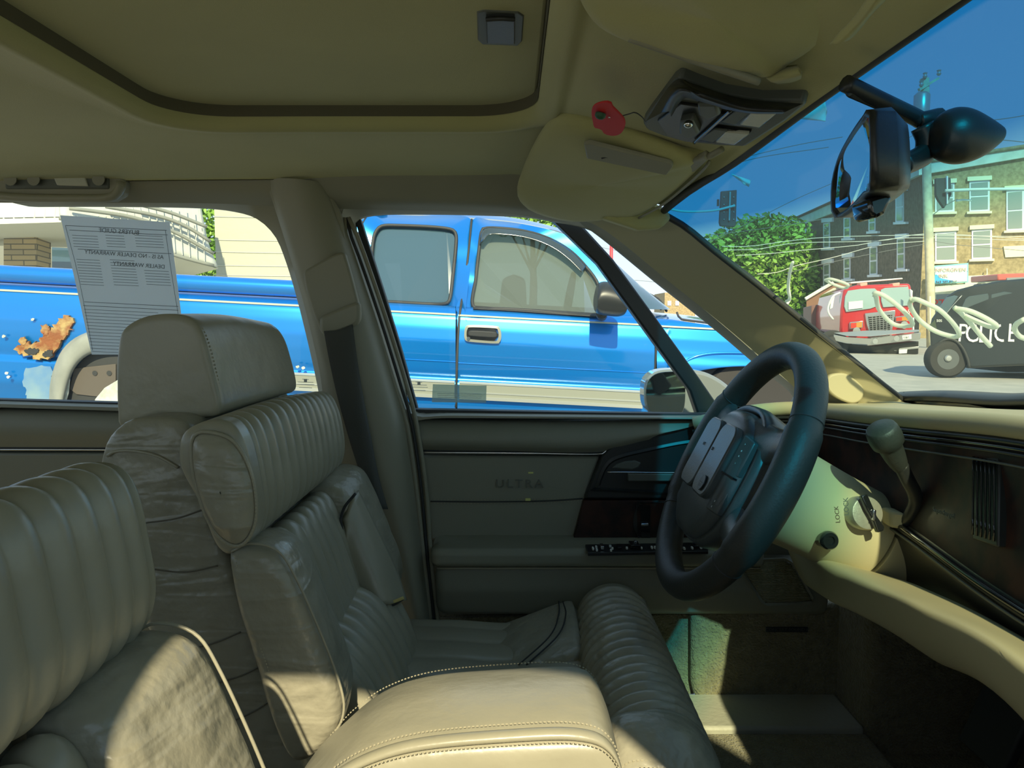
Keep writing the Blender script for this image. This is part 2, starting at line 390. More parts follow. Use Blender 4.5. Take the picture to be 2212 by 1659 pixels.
slab('speaker_cover',crv(L(1.292,[(1788,818),(1800,808),(1830,808),(1862,832),(1867,848),(1860,866),(1838,872),(1805,858),(1788,840)]),40,True),.012,PLT,ap,.003)
# upper A-pillar/headliner gusset
# ---------- windshield with a shade band
def wsrow(y):
    e=max(0,(y-.72)/.56); e2=abs(y-.72)/.62
    xt=.285-.045*e2**3; zt=.205-.03*e2**3
    xb=.98-.33*e2**2.2; zb=-.16
    return [V((xt+(xb-xt)*t+0, y, zt+(zb-zt)*t+.012*math.sin(PI*t))) for t in [k/16 for k in range(17)]]
WY=[.02,.1,.2,.3,.4,.5,.6,.72,.84,.95,1.05,1.13,1.2,1.25,1.29,1.33,1.37]
g=bpy.data.materials.new('windshield_glass'); g.use_nodes=True; nt=g.node_tree; nt.nodes.clear()
o_=nt.nodes.new('ShaderNodeOutputMaterial'); t_=nt.nodes.new('ShaderNodeBsdfTransparent'); tc=nt.nodes.new('ShaderNodeTexCoord'); sx=nt.nodes.new('ShaderNodeSeparateXYZ')
mr=nt.nodes.new('ShaderNodeMapRange'); mr.inputs['From Min'].default_value=.085; mr.inputs['From Max'].default_value=.155
cr_=nt.nodes.new('ShaderNodeValToRGB'); cr_.color_ramp.elements[0].color=(.80,.86,.76,1); cr_.color_ramp.elements[1].color=(.0,.17,.36,1)
e=cr_.color_ramp.elements.new(.5); e.color=(.26,.58,.58,1)
nt.links.new(tc.outputs['Object'],sx.inputs[0]); nt.links.new(sx.outputs['Z'],mr.inputs['Value']); nt.links.new(mr.outputs[0],cr_.inputs[0]); nt.links.new(cr_.outputs[0],t_.inputs[0])
gl_=nt.nodes.new('ShaderNodeBsdfGlossy'); gl_.inputs['Roughness'].default_value=.03
di=nt.nodes.new('ShaderNodeBsdfTranslucent'); di.inputs[0].default_value=(.75,.85,.7,1)
m1=nt.nodes.new('ShaderNodeMixShader'); m1.inputs[0].default_value=.025; m2=nt.nodes.new('ShaderNodeMixShader'); m2.inputs[0].default_value=.035
nt.links.new(t_.outputs[0],m1.inputs[1]); nt.links.new(gl_.outputs[0],m1.inputs[2]); nt.links.new(m1.outputs[0],m2.inputs[1]); nt.links.new(di.outputs[0],m2.inputs[2]); nt.links.new(m2.outputs[0],o_.inputs[0])
b=B(); b.grid([wsrow(y) for y in WY]); ws=link('window_1',tomesh(b.bm),g,None,True,kind='structure')
# header band between headliner and glass
tube('header_seal',[(.281,.05,.205),(.286,.4,.205),(.285,.72,.205),(.283,1.0,.2),(.262,1.15,.19),(.246,1.27,.176)],.006,RUB,ws)
SG=glass('side_glass',(.90,.95,.93),.5,.02)
b=B(); b.grid([L(1.50,[(-120,440),(-120,895)]),L(1.50,[(740,440),(740,895)])]); w2=link('window_2',tomesh(b.bm),SG,None,False,kind='structure')
b=B(); b.grid([L(1.52,[(740,440),(860,900)]),L(1.52,[(1240,455),(1560,900)])]); w3=link('window_3',tomesh(b.bm),SG,None,False,kind='structure')

# ---------- grab handle over rear window
gh=thing('grab_handle','tan overhead grab handle with a lamp above the rear side window','grab handle',P(120,400,1.36))
slab('handle_base',L(1.375,[(-60,362),(0,358),(120,358),(240,364),(268,385),(262,420),(240,432),(40,430),(-60,425)]),.03,PLA,gh,.006)
slab('lamp_recess',L(1.372,[(10,372),(40,366),(210,368),(235,380),(235,408),(10,408)]),.006,GRY,gh,.003)
slab('lamp_lens',L(1.368,[(110,372),(180,372),(190,402),(122,400)]),.006,LENS,gh,.002)
for x0 in (25,75,215): 
    b=B(); b.lathe([(.0,-.004),(.008,-.003),(.011,.004)],P(x0,388,1.366),(0,-1,0),16); b.mb('screw_cover',PLA,gh,True)
tube('grip',L(1.345,[(-70,418),(0,424),(60,428),(160,429),(235,427),(258,410),(262,392)]),.0075,PLA,gh,n=30,flat=1.3)
# coat/belt guide on B pillar
sb=thing('seat_belt','grey seat belt hanging from its guide on the driver side middle pillar','seat belt',P(720,640,1.36))
slab('guide_cover',crv(L(1.362,[(655,592),(668,578),(735,545),(748,560),(775,660),(777,690),(765,705),(720,722),(700,722),(690,712),(668,650)]),40,True),.02,PLA,sb,.004)
slab('guide_loop',crv(L(1.350,[(690,690),(700,680),(768,652),(777,660),(776,690),(766,704),(712,724),(694,720)]),30,True),.02,PLA,sb,.006)
loft('webbing',[L(1.35,[(700,715),(712,780),(730,860),(752,940),(780,1030),(800,1100)]),L(1.345,[(732,712),(748,780),(768,860),(785,940),(805,1030),(822,1100)]),L(1.352,[(762,700),(772,780),(785,860),(800,940),(818,1030),(838,1100)])],BELT,sb,n=30,mm=8,thick=.002)

# ---------- front left door
D=1.46
d1=slab('door_1',L(D+.02,[(884,904),(1200,906),(1540,903),(1760,890),(1780,1330),(1500,1326),(945,1340),(925,1240),(905,1060),(893,960)]),.05,DOORV,None,.006,kind='structure')
loft('upper_pad',[L(1.475,[(888,900),(1100,904),(1300,905),(1545,902)]),L(1.45,[(892,912),(1100,914),(1300,914),(1540,908)]),L(1.437,[(898,935),(1100,938),(1300,936),(1480,925)]),L(1.437,[(902,960),(1100,963),(1280,965),(1420,940)]),L(1.46,[(905,976),(1100,979),(1300,982),(1380,965)])],DOORV,d1,n=40,mm=16)
tube('trim_strip',L(1.452,[(905,977),(1000,978),(1150,979),(1290,981),(1312,972),(1345,952),(1400,938),(1470,922),(1560,905)]),.0018,CHR,d1,n=60)
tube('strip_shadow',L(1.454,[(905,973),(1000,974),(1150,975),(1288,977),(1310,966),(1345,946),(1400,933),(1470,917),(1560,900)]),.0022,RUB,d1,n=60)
slab('insert_panel',L(1.462,[(908,984),(1296,986),(1280,1030),(1262,1085),(1240,1168),(930,1168),(918,1060)]),.02,DOORV,d1,.005)
for dy in (0,8): stitch('stitching',L(1.459,[(930,1079+dy),(1050,1080+dy),(1180,1078+dy),(1258,1073+dy)]),46,THR,d1,r=.0006)
tube('seam',L(1.4605,[(930,1083),(1050,1084),(1180,1082),(1258,1077)]),.0012,RUB,d1)
c=P(1122,1046,1.4605); text('raised_lettering','ULTRA',.023,c,(1,0,0),(0,0,1),mat('letter_relief',(.15,.155,.12),.5),d1,ext=.0022,spacing=1.25,sx=1.12)
YL=mat('chip_yellow',(.75,.75,.25),.5)
slab('scuff_mark',L(1.4595,[(1141,1020),(1152,1020),(1152,1023),(1141,1023)]),.003,YL,d1,0)
slab('scuff_mark',L(1.4575,[(1135,1077),(1146,1077),(1146,1082),(1135,1082)]),.003,YL,d1,0)
# switch bezel
bz=slab('handle_bezel',L(1.445,[(1300,985),(1320,965),(1350,950),(1440,927),(1540,906),(1640,896),(1720,900),(1720,1078),(1262,1078),(1282,1030)]),.03,BLK,d1,.004)
ring('bezel_rim',L(1.443,[(1290,1040),(1305,1005),(1330,985),(1400,968),(1480,952),(1560,945),(1620,945),(1620,1062),(1300,1062),(1288,1055)]),L(1.447,[(1302,1036),(1316,1008),(1338,994),(1400,978),(1480,962),(1560,956),(1610,956),(1610,1052),(1308,1052),(1300,1046)]),BLK,bz,th=.008,mid=(.5,-.004),n=80)
slab('release_cup',L(1.443,crv([V((1320,1012,0)),V((1345,998,0)),V((1375,994,0)),V((1388,1002,0)),V((1375,1014,0))],24,True) and [(1320,1012),(1332,1002),(1350,996),(1372,994),(1386,1000),(1380,1010),(1366,1016),(1340,1014)]),.006,GRY,bz,.003)
slab('release_handle',L(1.432,[(1356,1023),(1500,1024),(1500,1040),(1356,1040)]),.012,GRY,bz,.002)
tube('release_edge',L(1.434,[(1312,1020),(1352,1020),(1420,1021),(1500,1021)]),.0013,CHR,bz)
slab('wood_panel',L(1.447,[(1261,1081),(1720,1081),(1720,1168),(1238,1168)]),.02,WOOD,d1,.002)
ring('switch_frame',L(1.443,[(1375,1086),(1500,1086),(1500,1166),(1378,1166)]),L(1.445,[(1381,1092),(1494,1092),(1494,1162),(1383,1162)]),BLK,d1,th=.006,lin=True)
slab('lock_recess',L(1.4445,[(1383,1092),(1405,1092),(1405,1162),(1385,1162)]),.004,BLKG,d1,0)
tube('lock_switch',L(1.440,[(1385,1133),(1392,1133),(1400,1132)]),.003,CHR,d1)
# armrest and pockets
ar=sweep('armrest',[[(x,1.372,-.424),(x,1.38,-.416),(x,1.47,-.414),(x,1.47,-.452),(x,1.385,-.452),(x,1.372,-.444)] for x in (P(932,1200,1.4).x,P(1640,1200,1.4).x)],DOORV,d1,n=60,ns=30,r0=.02,r1=.005,lin=True)
sweep('armrest_base',[[(x,1.395,-.456),(x,1.47,-.455),(x,1.47,-.56),(x,1.43,-.558),(x,1.405,-.545),(x,1.392,-.50)] for x in (P(940,1280,1.4).x,P(1790,1280,1.4).x)],DOORV,d1,n=50,ns=30,r0=.02,r1=.005,lin=True)
tube('armrest_piping',[(P(945,1232,1.39).x,1.386,-.4545),(.1,1.383,-.4535),(P(1640,1230,1.39).x,1.383,-.4535)],.0018,THR,d1)
zt=-.4135
sp_=slab('switch_panel',onz([(1264,1176),(1530,1171),(1530,1190),(1270,1194)],zt+.0015),V((0,0,-.006)),BLK,d1,.001)
def sw(px,py,w,h,m,nm='switch',hh=.004):
    c=PZ(px,py,zt+.003); b=B(); b.box(c+V((0,0,hh/2)),(w*.00082,h*.0028,hh)); b.mb(nm,m,sp_,bevel=.0006)
sw(1281,1187,4,4,WHT,'switch_marking');sw(1288,1184,4,3,WHT,'switch_marking');sw(1289,1190,4,3,WHT,'switch_marking')
sw(1300,1184,7,7,CHR,'toggle',.006);sw(1318,1182,5,2,WHT,'switch_marking');sw(1323,1187,4,2,WHT,'switch_marking');sw(1320,1191,4,2,WHT,'switch_marking')
sw(1337,1183,9,8,BLKG);sw(1354,1186,4,2,WHT,'switch_marking');sw(1370,1181,20,10,BLKG,'mirror_switch',.007);sw(1372,1178,5,3,CHR,'toggle',.009);sw(1386,1186,3,2,WHT,'switch_marking')
sw(1408,1185,4,3,WHT,'switch_marking');sw(1415,1185,4,3,WHT,'switch_marking');sw(1478,1187,4,3,WHT,'switch_marking');sw(1495,1186,4,3,WHT,'switch_marking')
sw(1502,1181,14,5,BLKG);sw(1512,1178,4,2,WHT,'switch_marking');sw(1514,1185,4,3,WHT,'switch_marking')
# speaker grille
GRI=mat('grille',(.36,.33,.2),.6)
nt=GRI.node_tree; w=nt.nodes.new('ShaderNodeTexWave'); w.inputs['Scale'].default_value=150; w.bands_direction='Z'
tcc=nt.nodes.new('ShaderNodeTexCoord'); nt.links.new(tcc.outputs['Object'],w.inputs[0]); bb_=nt.nodes.new('ShaderNodeBump'); bb_.inputs['Distance'].default_value=.002; nt.links.new(w.outputs['Fac'],bb_.inputs['Height']); nt.links.new(bb_.outputs[0],nt.nodes['Principled BSDF'].inputs['Normal'])
slab('speaker_grille',L(1.388,[(1608,1234),(1640,1215),(1695,1212),(1712,1222),(1752,1290),(1750,1300),(1660,1303),(1648,1298)]),.012,GRI,d1,.003)
ring('grille_frame',L(1.386,[(1602,1232),(1638,1209),(1698,1206),(1717,1218),(1758,1292),(1754,1305),(1658,1309),(1644,1302)]),L(1.390,[(1610,1234),(1641,1216),(1694,1213),(1711,1223),(1750,1290),(1748,1299),(1661,1302),(1650,1297)]),DOORV,d1,th=.005,lin=True,n=64)
# carpeted lower door with the speaker lettering
slab('carpet_panel',L(1.425,[(1494,1322),(1900,1300),(1904,1440),(1896,1480),(1870,1512),(1835,1528),(1533,1530),(1518,1522),(1500,1500),(1494,1470)]),.03,CARP,d1,.008)
slab('kick_carpet',L(1.452,[(935,1336),(1500,1326),(1500,1500),(940,1520)]),.02,CARP,d1,.002)
slab('badge',L(1.4225,[(1655,1355),(1746,1355),(1746,1366),(1655,1366)]),.004,BLK,d1,.0008)
text('badge_lettering','CONCERT SOUND II',.0088,P(1700,1360.5,1.4215),(1,0,0),(0,0,1),GRY,d1,.0003)
# rear door
d2=slab('door_2',L(D+.01,[(-160,878),(300,886),(700,890),(720,960),(780,1100),(860,1420),(-160,1420)]),.05,DOORV,None,.006,kind='structure')
loft('upper_pad',[L(1.465,[(-160,876),(300,884),(700,890)]),L(1.44,[(-160,890),(300,896),(700,902)]),L(1.43,[(-160,930),(300,932),(710,936)]),L(1.445,[(-160,966),(300,968),(720,970)])],DOORV,d2,n=20,mm=12)
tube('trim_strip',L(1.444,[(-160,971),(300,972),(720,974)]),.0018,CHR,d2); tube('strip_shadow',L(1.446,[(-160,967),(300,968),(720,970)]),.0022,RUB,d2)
slab('insert_panel',L(1.448,[(-160,978),(725,978),(770,1100),(840,1400),(-160,1400)]),.02,DOORV,d2,.005)

# ---------- seats : sections in (x,z), swept across the seat
def seat(flip):
    yf=(lambda y:1.44-y) if flip else (lambda y:y)
    nm='passenger_seat' if flip else 'driver_seat'
    lb=('olive leather passenger seat nearest the camera, its backrest pleated in wide channels' if flip else 'olive leather driver seat with headrest, pleated backrest and torn front cushion edge')
    t=thing(nm,lb,'car seat',(-.05,yf(1.08),-.72))
    def sec(Yr,pts): return XZ(Yr,pts)
    def sw_(name,sc,y0,y1,**k):
        if isinstance(sc[0][1],(int,float)): scs=[(y0,sc),(y1,sc)]
        else: scs=sc
        return sweep(name,[[V((x,yf(y),z)) for x,z in s] for y,s in scs],k.pop('m',LEA),t,**k)
    hr=sec(.94,[(252,760),(262,715),(300,688),(350,678),(400,683),(432,712),(455,785),(476,885),(440,902),(395,902),(330,903),(262,922),(252,890),(250,820)])
    hr2=[(x+(.006),z-(.012 if z>-.05 else .0)) for x,z in hr]
    h=sw_('headrest',[(.94,hr),(1.10,hr),(1.275,hr2)],0,0,n=80,ns=20,r0=.010,r1=.035)
    # seam piping where face meets side
    pp=[V((x,yf(.95),z)) for x,z in sec(.94,[(400,690),(432,715),(455,785),(474,880)])]
    stitch('stitching',[p+V((.001,0,.0)) for p in pp],26,THR,h,r=.0007) if not flip else None
    mid=XZ(.94,[(255,870),(262,925),(330,905),(395,903),(476,888)])
    # post shroud
    sw_('headrest_post',sec(1.0,[(330,880),(430,880),(440,960),(330,960)]),.98,1.20,n=30,r0=.02,r1=.02,m=LEA)
    shell=sec(.88,[(198,1060),(205,1000),(225,950),(260,918),(310,906),(385,912),(412,950),(432,1060),(480,1200),(555,1400),(640,1620),(690,1760),(540,1760),(440,1650),(350,1470),(255,1230),(205,1110)])
    s=sw_('backrest',[(.885,shell),(1.05,shell),(1.30,shell)],0,0,n=110,ns=30,r0=.028,r1=.03,m=LEAW,noise_amp=.006)
    # wrinkle seams on the side of the backrest
    if not flip:
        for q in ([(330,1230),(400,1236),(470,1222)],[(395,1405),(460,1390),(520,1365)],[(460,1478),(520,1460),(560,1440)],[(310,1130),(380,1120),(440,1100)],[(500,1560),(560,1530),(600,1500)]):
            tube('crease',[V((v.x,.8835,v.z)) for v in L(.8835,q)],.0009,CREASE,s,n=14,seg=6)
        tube('shoulder_seam',[V((v.x,.8835,v.z)) for v in L(.884,[(232,985),(250,975),(290,974),(340,985),(385,1010)])],.0018,LEA,s,n=24)
    pil=sec(.85,[(398,985),(403,940),(425,918),(470,903),(510,912),(535,950),(553,1020),(563,1100),(550,1158),(512,1190),(478,1170),(440,1080),(408,1020)])
    pil2=[(x-.004,z-.006 if z<-.15 else z-.014) for x,z in pil]
    if flip: pl=sw_('backrest_pillow',[(.83,pil),(1.08,pil),(1.34,pil2)],0,0,n=72,ns=150,r0=.03,r1=.05,ribs=(17,.009,.0,1))
    else: pl=sw_('backrest_pillow',[(.83,pil),(1.08,pil),(1.34,pil2)],0,0,n=72,ns=190,r0=.018,r1=.05,ribs=(15,.013,.10,1))
    # oval side panel of the pillow
    ov=L(.829,[(422,940),(470,935),(515,960),(548,1030),(556,1110),(540,1160),(510,1178),(470,1150),(440,1090),(420,1010)])
    if not flip:
        cx=sum((p for p in ov),V())/len(ov); rows=[]
        O=crv(ov,48,True)
        for f,dy in ((1.0,.004),(.93,-.003),(.7,-.009),(.35,-.013),(.02,-.014)): rows.append([cx.lerp(p,f)+V((0,dy-.004,0)) for p in O])
        b=B(); b.grid(rows,True); sp2=link('side_panel',tomesh(b.bm),LEAW,pl,True)
        stitch('stitching',[p+V((0,-.006,0)) for p in crv(ov,40,True)][6:30],44,THR,sp2,r=.0008)
        tube('piping',[p+V((0,-.004,0)) for p in crv(ov,40,True)],.0022,LEA,sp2,closed=True,n=60)
    bol=sec(.84,[(500,1200),(512,1180),(555,1176),(605,1196),(645,1262),(700,1390),(738,1495),(738,1555),(715,1600),(650,1640),(610,1590),(560,1450),(520,1310)])
    bo2=[(x-.012,z-.012) for x,z in bol]
    nb=sw_('side_bolster',[(.822,bol),(.88,bol),(.955,bo2)],0,0,n=80,ns=24,r0=.03,r1=.02,m=LEAW,noise_amp=.002)
    stitch('stitching',[V((x,yf(.8235),z)) for x,z in sec(.8235,[(505,1200),(530,1290),(560,1390),(600,1500),(640,1600)])],60,THR,nb,r=.0008)
    tube('piping',[V((x,yf(.832),z)) for x,z in sec(.832,[(500,1192),(540,1174),(600,1190),(640,1250),(700,1385),(738,1492),(740,1550),(712,1600)])],.0015,LEA,nb,n=50)
    fb=sw_('side_bolster',[(1.20,bo2),(1.27,bol),(1.335,bol)],0,0,n=80,ns=24,r0=.02,r1=.03,m=LEAW,noise_amp=.002)
    if not flip:
        pk=L(1.198,[(725,1130),(745,1085),(765,1064),(790,1100),(830,1180),(862,1260),(872,1300),(850,1318),(815,1312),(790,1300),(768,1240),(745,1180)])
        loft('pocket_flap',[[P(745,1120,1.19),P(750,1200,1.185),P(775,1260,1.18),P(800,1302,1.175)],[P(758,1080,1.21),P(782,1170,1.19),P(812,1240,1.18),P(835,1306,1.17)],[P(768,1062,1.24),P(812,1150,1.23),P(850,1230,1.225),P(873,1298,1.22)]],LEA,fb,n=24,mm=14,thick=.012)
        tube('piping',L(1.183,[(768,1066),(742,1100),(738,1140),(760,1210),(784,1290),(806,1312),(845,1308),(870,1294)]),.0022,RUB,fb,n=50)
        tube('torn_edge',L(1.178,[(800,1310),(825,1306),(850,1300),(872,1291)]),.0026,FOAM,fb,n=12,flat=.5)
    lum=sec(.95,[(545,1190),(575,1150),(612,1160),(645,1225),(682,1320),(713,1418),(700,1446),(640,1440),(585,1330)])
    sw_('lumbar_cushion',[(.93,lum),(1.08,[(x+.002,z) for x,z in lum]),(1.225,[(x,z-.004) for x,z in lum])],0,0,n=64,ns=110,r0=.02,r1=.02,ribs=(9,.012,0,1))
    low=[(-.31,-.405),(-.26,-.403),(-.222,-.413),(-.192,-.44),(-.165,-.49),(-.150,-.55),(-.16,-.61),(-.26,-.64),(-.32,-.58),(-.32,-.47)]
    sw_('lower_backrest',[(.92,low),(1.08,low),(1.26,low)],0,0,n=64,ns=110,r0=.03,r1=.045,ribs=(11,.009,0,1))
    base=[(-.22,-.54),(-.12,-.525),(0,-.53),(.11,-.515),(.135,-.56),(.12,-.66),(-.2,-.67)]
    sw_('seat_cushion',[(.84,base),(1.08,base),(1.335,base)],0,0,n=60,ns=110,r0=.03,r1=.03,ribs=(9,.006,0,1))
    th_=[(-.088,-.585),(-.074,-.556),(.0,-.527),(.09,-.494),(.108,-.497),(.118,-.56),(-.06,-.63)]
    tb=sw_('thigh_bolster',[(1.13,[(x,z-.012) for x,z in th_]),(1.24,th_),(1.345,[(x,z-.004) for x,z in th_])],0,0,n=64,ns=20,r0=.03,r1=.03,m=LEAW,lin=False)
    if not flip:
        for dx in (0,.012):
            tube('seam',[V((.083+dx*.6,1.335,-.498)),V((.078+dx,1.26,-.492-.001)),V((.06+dx,1.19,-.500)),V((.01+dx,1.145,-.527))],.0012,RUB,tb,n=30)
        tube('seam',[V((-.066,1.33,-.552)),V((-.062,1.24,-.549)),V((-.058,1.16,-.562))],.0016,RUB,tb,n=20)
    b=B(); b.bb((-.25,yf(.88),-.762),(.16,yf(1.30),-.62)); b.mb('seat_base',BLK,t,bevel=.01)
    def circ(cx,cz,r,y): return (y,[(cx+r*math.cos(a)*1.0,cz+r*math.sin(a)*(1.0 if math.sin(a)>0 else 1.25)) for a in [2*PI*k/16 for k in range(16)]])
    fr_=sw_('front_roll',[circ(.163,-.505,.068,.80),circ(.165,-.507,.068,.95),circ(.170,-.512,.067,1.15),circ(.176,-.522,.064,1.345)],0,0,n=64,ns=200,r0=.02,r1=.055,ribs=(20,.011,0.04,1),m=LEAW)
    nbz=[(.100,-.53),(.101,-.47),(.108,-.440),(.14,-.430),(.19,-.438),(.222,-.475),(.225,-.53),(.2,-.60),(.11,-.60)]
    if not flip: cb=sw_('cushion_bolster',[(.735,[(x,z-.02) for x,z in nbz]),(.79,nbz),(.825,nbz)],0,0,n=70,ns=20,r0=.03,r1=.012,m=LEAW)
    if not flip:
        for dx in (0,.010): stitch('stitching',[V((x-dx*.2,.7395+dx*1.3,z+.002)) for x,z in [(.11,-.458),(.13,-.449),(.18,-.455),(.21,-.475)]],26,THR,cb,r=.0009)
        # torn corner with foam showing
        b=B(); b.ico(P(1352,1296,1.30),.03,3,(1.0,.7,.35)); b.mb('exposed_foam',FOAM,fr_,True)
        loft('torn_flap',[[P(1345,1275,1.325),P(1368,1282,1.325),P(1392,1296,1.32),P(1398,1312,1.31)],[P(1344,1292,1.31),P(1366,1298,1.305),P(1385,1306,1.30),P(1394,1316,1.30)]],LEAW,fr_,n=14,mm=4,thick=.003)
        tube('split_seam',L(1.26,[(1385,1318),(1392,1345),(1380,1362),(1394,1385),(1398,1420)]),.0012,RUB,fr_,n=30,seg=6)
    return t
seat(False); seat(True)

# ---------- folding centre armrest
ca=thing('center_armrest','sunlit tan leather folding armrest between the two front seats','armrest',(-.05,.70,-.42))
def arm(dz): return [(-.205,-.44+dz),(-.17,-.400+dz),(-.13,-.368+dz),(-.08,-.352+dz),(.0,-.345+dz),(.06,-.343+dz),(.082,-.352+dz),(.094,-.385+dz),(.095,-.45+dz),(.08,-.50+dz),(-.15,-.52+dz),(-.2,-.49+dz)]
ab=sweep('armrest_pad',[[V((x,y,z)) for x,z in arm(dz)] for y,dz in ((.615,-.012),(.64,-.001),(.70,.001),(.76,-.010),(.785,-.022))],LEA,ca,n=90,ns=24,r0=.014,r1=.01)
def armline(y,off=0): return [V((x,y,z+off)) for x,z in [(-.19,-.425),(-.165,-.397),(-.13,-.372),(-.08,-.3555),(.0,-.3475),(.055,-.3465),(.082,-.358),(.094,-.39),(.095,-.45)]]
sweep('piping_band',[[armline(.622,.0)[i]+V((0,.007*math.cos(a),.0045*math.sin(a))) for a in [2*PI*k/10 for k in range(10)]] for i in range(9)],LEA,ca,n=20,ns=60,r0=.002,r1=.002)
stitch('stitching',armline(.634,.0035),110,THR,ca,r=.0007); stitch('stitching',armline(.613,-.003),110,THR,ca,r=.0007); stitch('stitching',armline(.776,-.0085),110,THR,ca,r=.0006)

# ---------- dashboard
db=thing('dashboard','long dark dashboard with wood fascia, tan top pad and lower knee panel','dashboard',(.6,.7,-.3))
padp=[P(1500,915,1.42),P(1560,902,1.40),P(1620,890,1.385),P(1700,883,1.35),P(1770,886,1.29),V((.512,1.12,-.138)),V((.512,.97,-.125)),V((.512,.786,-.109)),V((.51,.6,-.102)),V((.50,.3,-.102)),V((.49,.05,-.105))]
tube('padded_edge',padp,.0125,PLT,db,n=90,seg=16,flat=1.0)
def off(p,dx,dz): return [q+V((dx,0,dz)) for q in p]
# top of dash to windshield base
tp=crv(padp,60)
loft('dash_top',[off(tp,.0,.010),[q+V((.12,-.0,.012)) for q in tp],[V((max(q.x+.35*(1 if q.y<1.2 else .3),.62),min(q.y,1.30),-.135)) for q in tp],[V((max(q.x+.5*(1 if q.y<1.2 else .4),.66),min(q.y,1.33),-.150)) for q in tp]],PLT,db,n=60,mm=20)
# fascia
T=off(padp,.004,-.012); Bt=[P(1500,1110,1.41),P(1560,1110,1.40),P(1620,1120,1.385),P(1700,1130,1.34),P(1770,1150,1.28),V((.520,1.12,-.262)),V((.515,.97,-.268)),V((.505,.786,-.278)),V((.50,.6,-.28)),V((.49,.3,-.28)),V((.48,.05,-.28))]
loft('fascia',[T,[a.lerp(b_,.5)+V((.008,0,0)) for a,b_ in zip(T,Bt)],Bt],WOOD,db,n=90,mm=12)
for k,(dz,r,mm_) in enumerate(((-.015,.0035,BLK),(-.022,.0022,BLKG),(-.028,.0022,BLK),(-.040,.0014,GRY))):
    tube('fascia_moulding',off(padp,-.003+.001*k,dz),r,mm_,db,n=90,seg=8)
# lower black panel
Bq=Bt; Bt=Bt[5:]; UL=off(Bt,0,0)
loft('lower_fascia',[UL,[p+V((-.006,0,-.01)) for p in Bt],[p+V((.01,0,-.06)) for p in Bt],[p+V((.02,0,-.12)) for p in Bt]],BLK,db,n=90,mm=10)
tube('fascia_moulding',off(Bt,-.006,-.004),.004,BLKG,db,n=90,seg=8); tube('fascia_moulding',off(Bt,-.008,-.014),.0018,GRY,db,n=90,seg=8)
# cluster / defrost hood
hd=[(1.33,.655,-.142),(1.2,.655,-.128),(1.05,.655,-.118),(.93,.65,-.106),(.7,.65,-.098),(.4,.65,-.098),(.1,.65,-.10)]
sweep('defroster_hood',[[V((x,y,z+.014)),V((x+.03,y,z+.018)),V((x+.10,y,z+.006)),V((x+.10,y,z-.02)),V((x+.02,y,z-.02)),V((x+.012,y,z-.002)),V((x-.004,y,z+.002))] for y,x,z in hd],BLK,db,n=40,ns=60,r0=.012,r1=.01)
tube('hood_edge_line',[V((x+.004,y,z-.006)) for y,x,z in hd],.0012,GRY,db,n=40)
b=B(); b.bb((.66,.1,-.150),(.76,1.30,-.122)); b.mb('defroster_base',BLKG,db)
# air vent
vt=[PX(2103,978,.5195),PX(2158,988,.5175),PX(2155,1183,.505),PX(2100,1165,.508)]
ve=slab('air_vent',vt,V((.02,0,0)),BLK,db,.002)
for k in range(6):
    f=(k+.5)/6; a=vt[0].lerp(vt[1],f)+V((-.002,0,-.004)); c_=vt[3].lerp(vt[2],f)+V((-.002,0,.006))
    tube('vent_louvre',[a,a.lerp(c_,.5),c_],.0014,BLKG,ve,n=6,seg=6)
# badge on fascia
bdg=[PX(2010,1098,.498),PX(2068,1118,.496)]
dirn=(bdg[1]-bdg[0]).normalized()
text('badge_lettering','Supercharged',.0085,bdg[0].lerp(bdg[1],.5),dirn,(0,0,1),GRY,db,.0005)
# headlamp switch cluster left of the wheel
slab('switch_bezel',[P(1632,960,1.33),P(1645,937,1.33),P(1690,925,1.32),P(1700,932,1.32),P(1700,965,1.32)],.02,BLK,db,.002)
sun_=P(1664,948,1.322); b=B(); b.lathe([(.0022,0),(.0034,0),(.0034,.001),(.0022,.001)],sun_,(0,-1,0),14)
for k in range(8):
    a=k*PI/4; b.box(sun_+V((.0052*math.cos(a),-.001,.0052*math.sin(a))),(.0022,.001,.001),Matrix.Rotation(-a,3,'Y'))
b.mb('light_symbol',WHT,db)
b=B(); b.box(P(1681,957,1.318),(.0035,.002,.0035)); b.mb('light_symbol',WHT,db)
# knee panel
kp_up=[P(1690,1150,1.39),PX(1745,1190,.44),PX(1830,1232,.43),PX(1915,1270,.425),PX(2000,1306,.42),PX(2212,1418,.42),V((.42,.35,-.30)),V((.42,.05,-.30))]
kp_mid=[P(1715,1220,1.38),PX(1762,1240,.43),PX(1840,1276,.42),PX(1925,1308,.415),PX(2010,1352,.41),PX(2212,1478,.41),V((.41,.35,-.35)),V((.41,.05,-.35))]
kp_low=[P(1752,1270,1.37),PX(1800,1302,.45),PX(1850,1325,.44),PX(1930,1368,.44),PX(2020,1428,.44),PX(2212,1552,.43),V((.43,.35,-.42)),V((.43,.05,-.42))]
kp_in=[p+V((.06,0,.01)) for p in kp_low]
kp_back=[P(1690,1140,1.395),PX(1750,1178,.50),PX(1850,1222,.50),PX(1925,1246,.50),PX(2000,1272,.50),PX(2212,1378,.50),V((.5,.35,-.31)),V((.5,.05,-.31))]
loft('knee_panel',[kp_back,kp_up,kp_mid,kp_low,kp_in],PLT,db,n=80,mm=40)
tube('knee_panel_seam',[p.lerp(q,.5)+V((-.003,0,0)) for p,q in zip(kp_up,kp_mid)][2:],.001,RUB,db,n=60,seg=6)
b=B(); b.bb((.56,.0,-.40),(.95,1.38,-.17)); b.mb('dash_core',BLK,db)

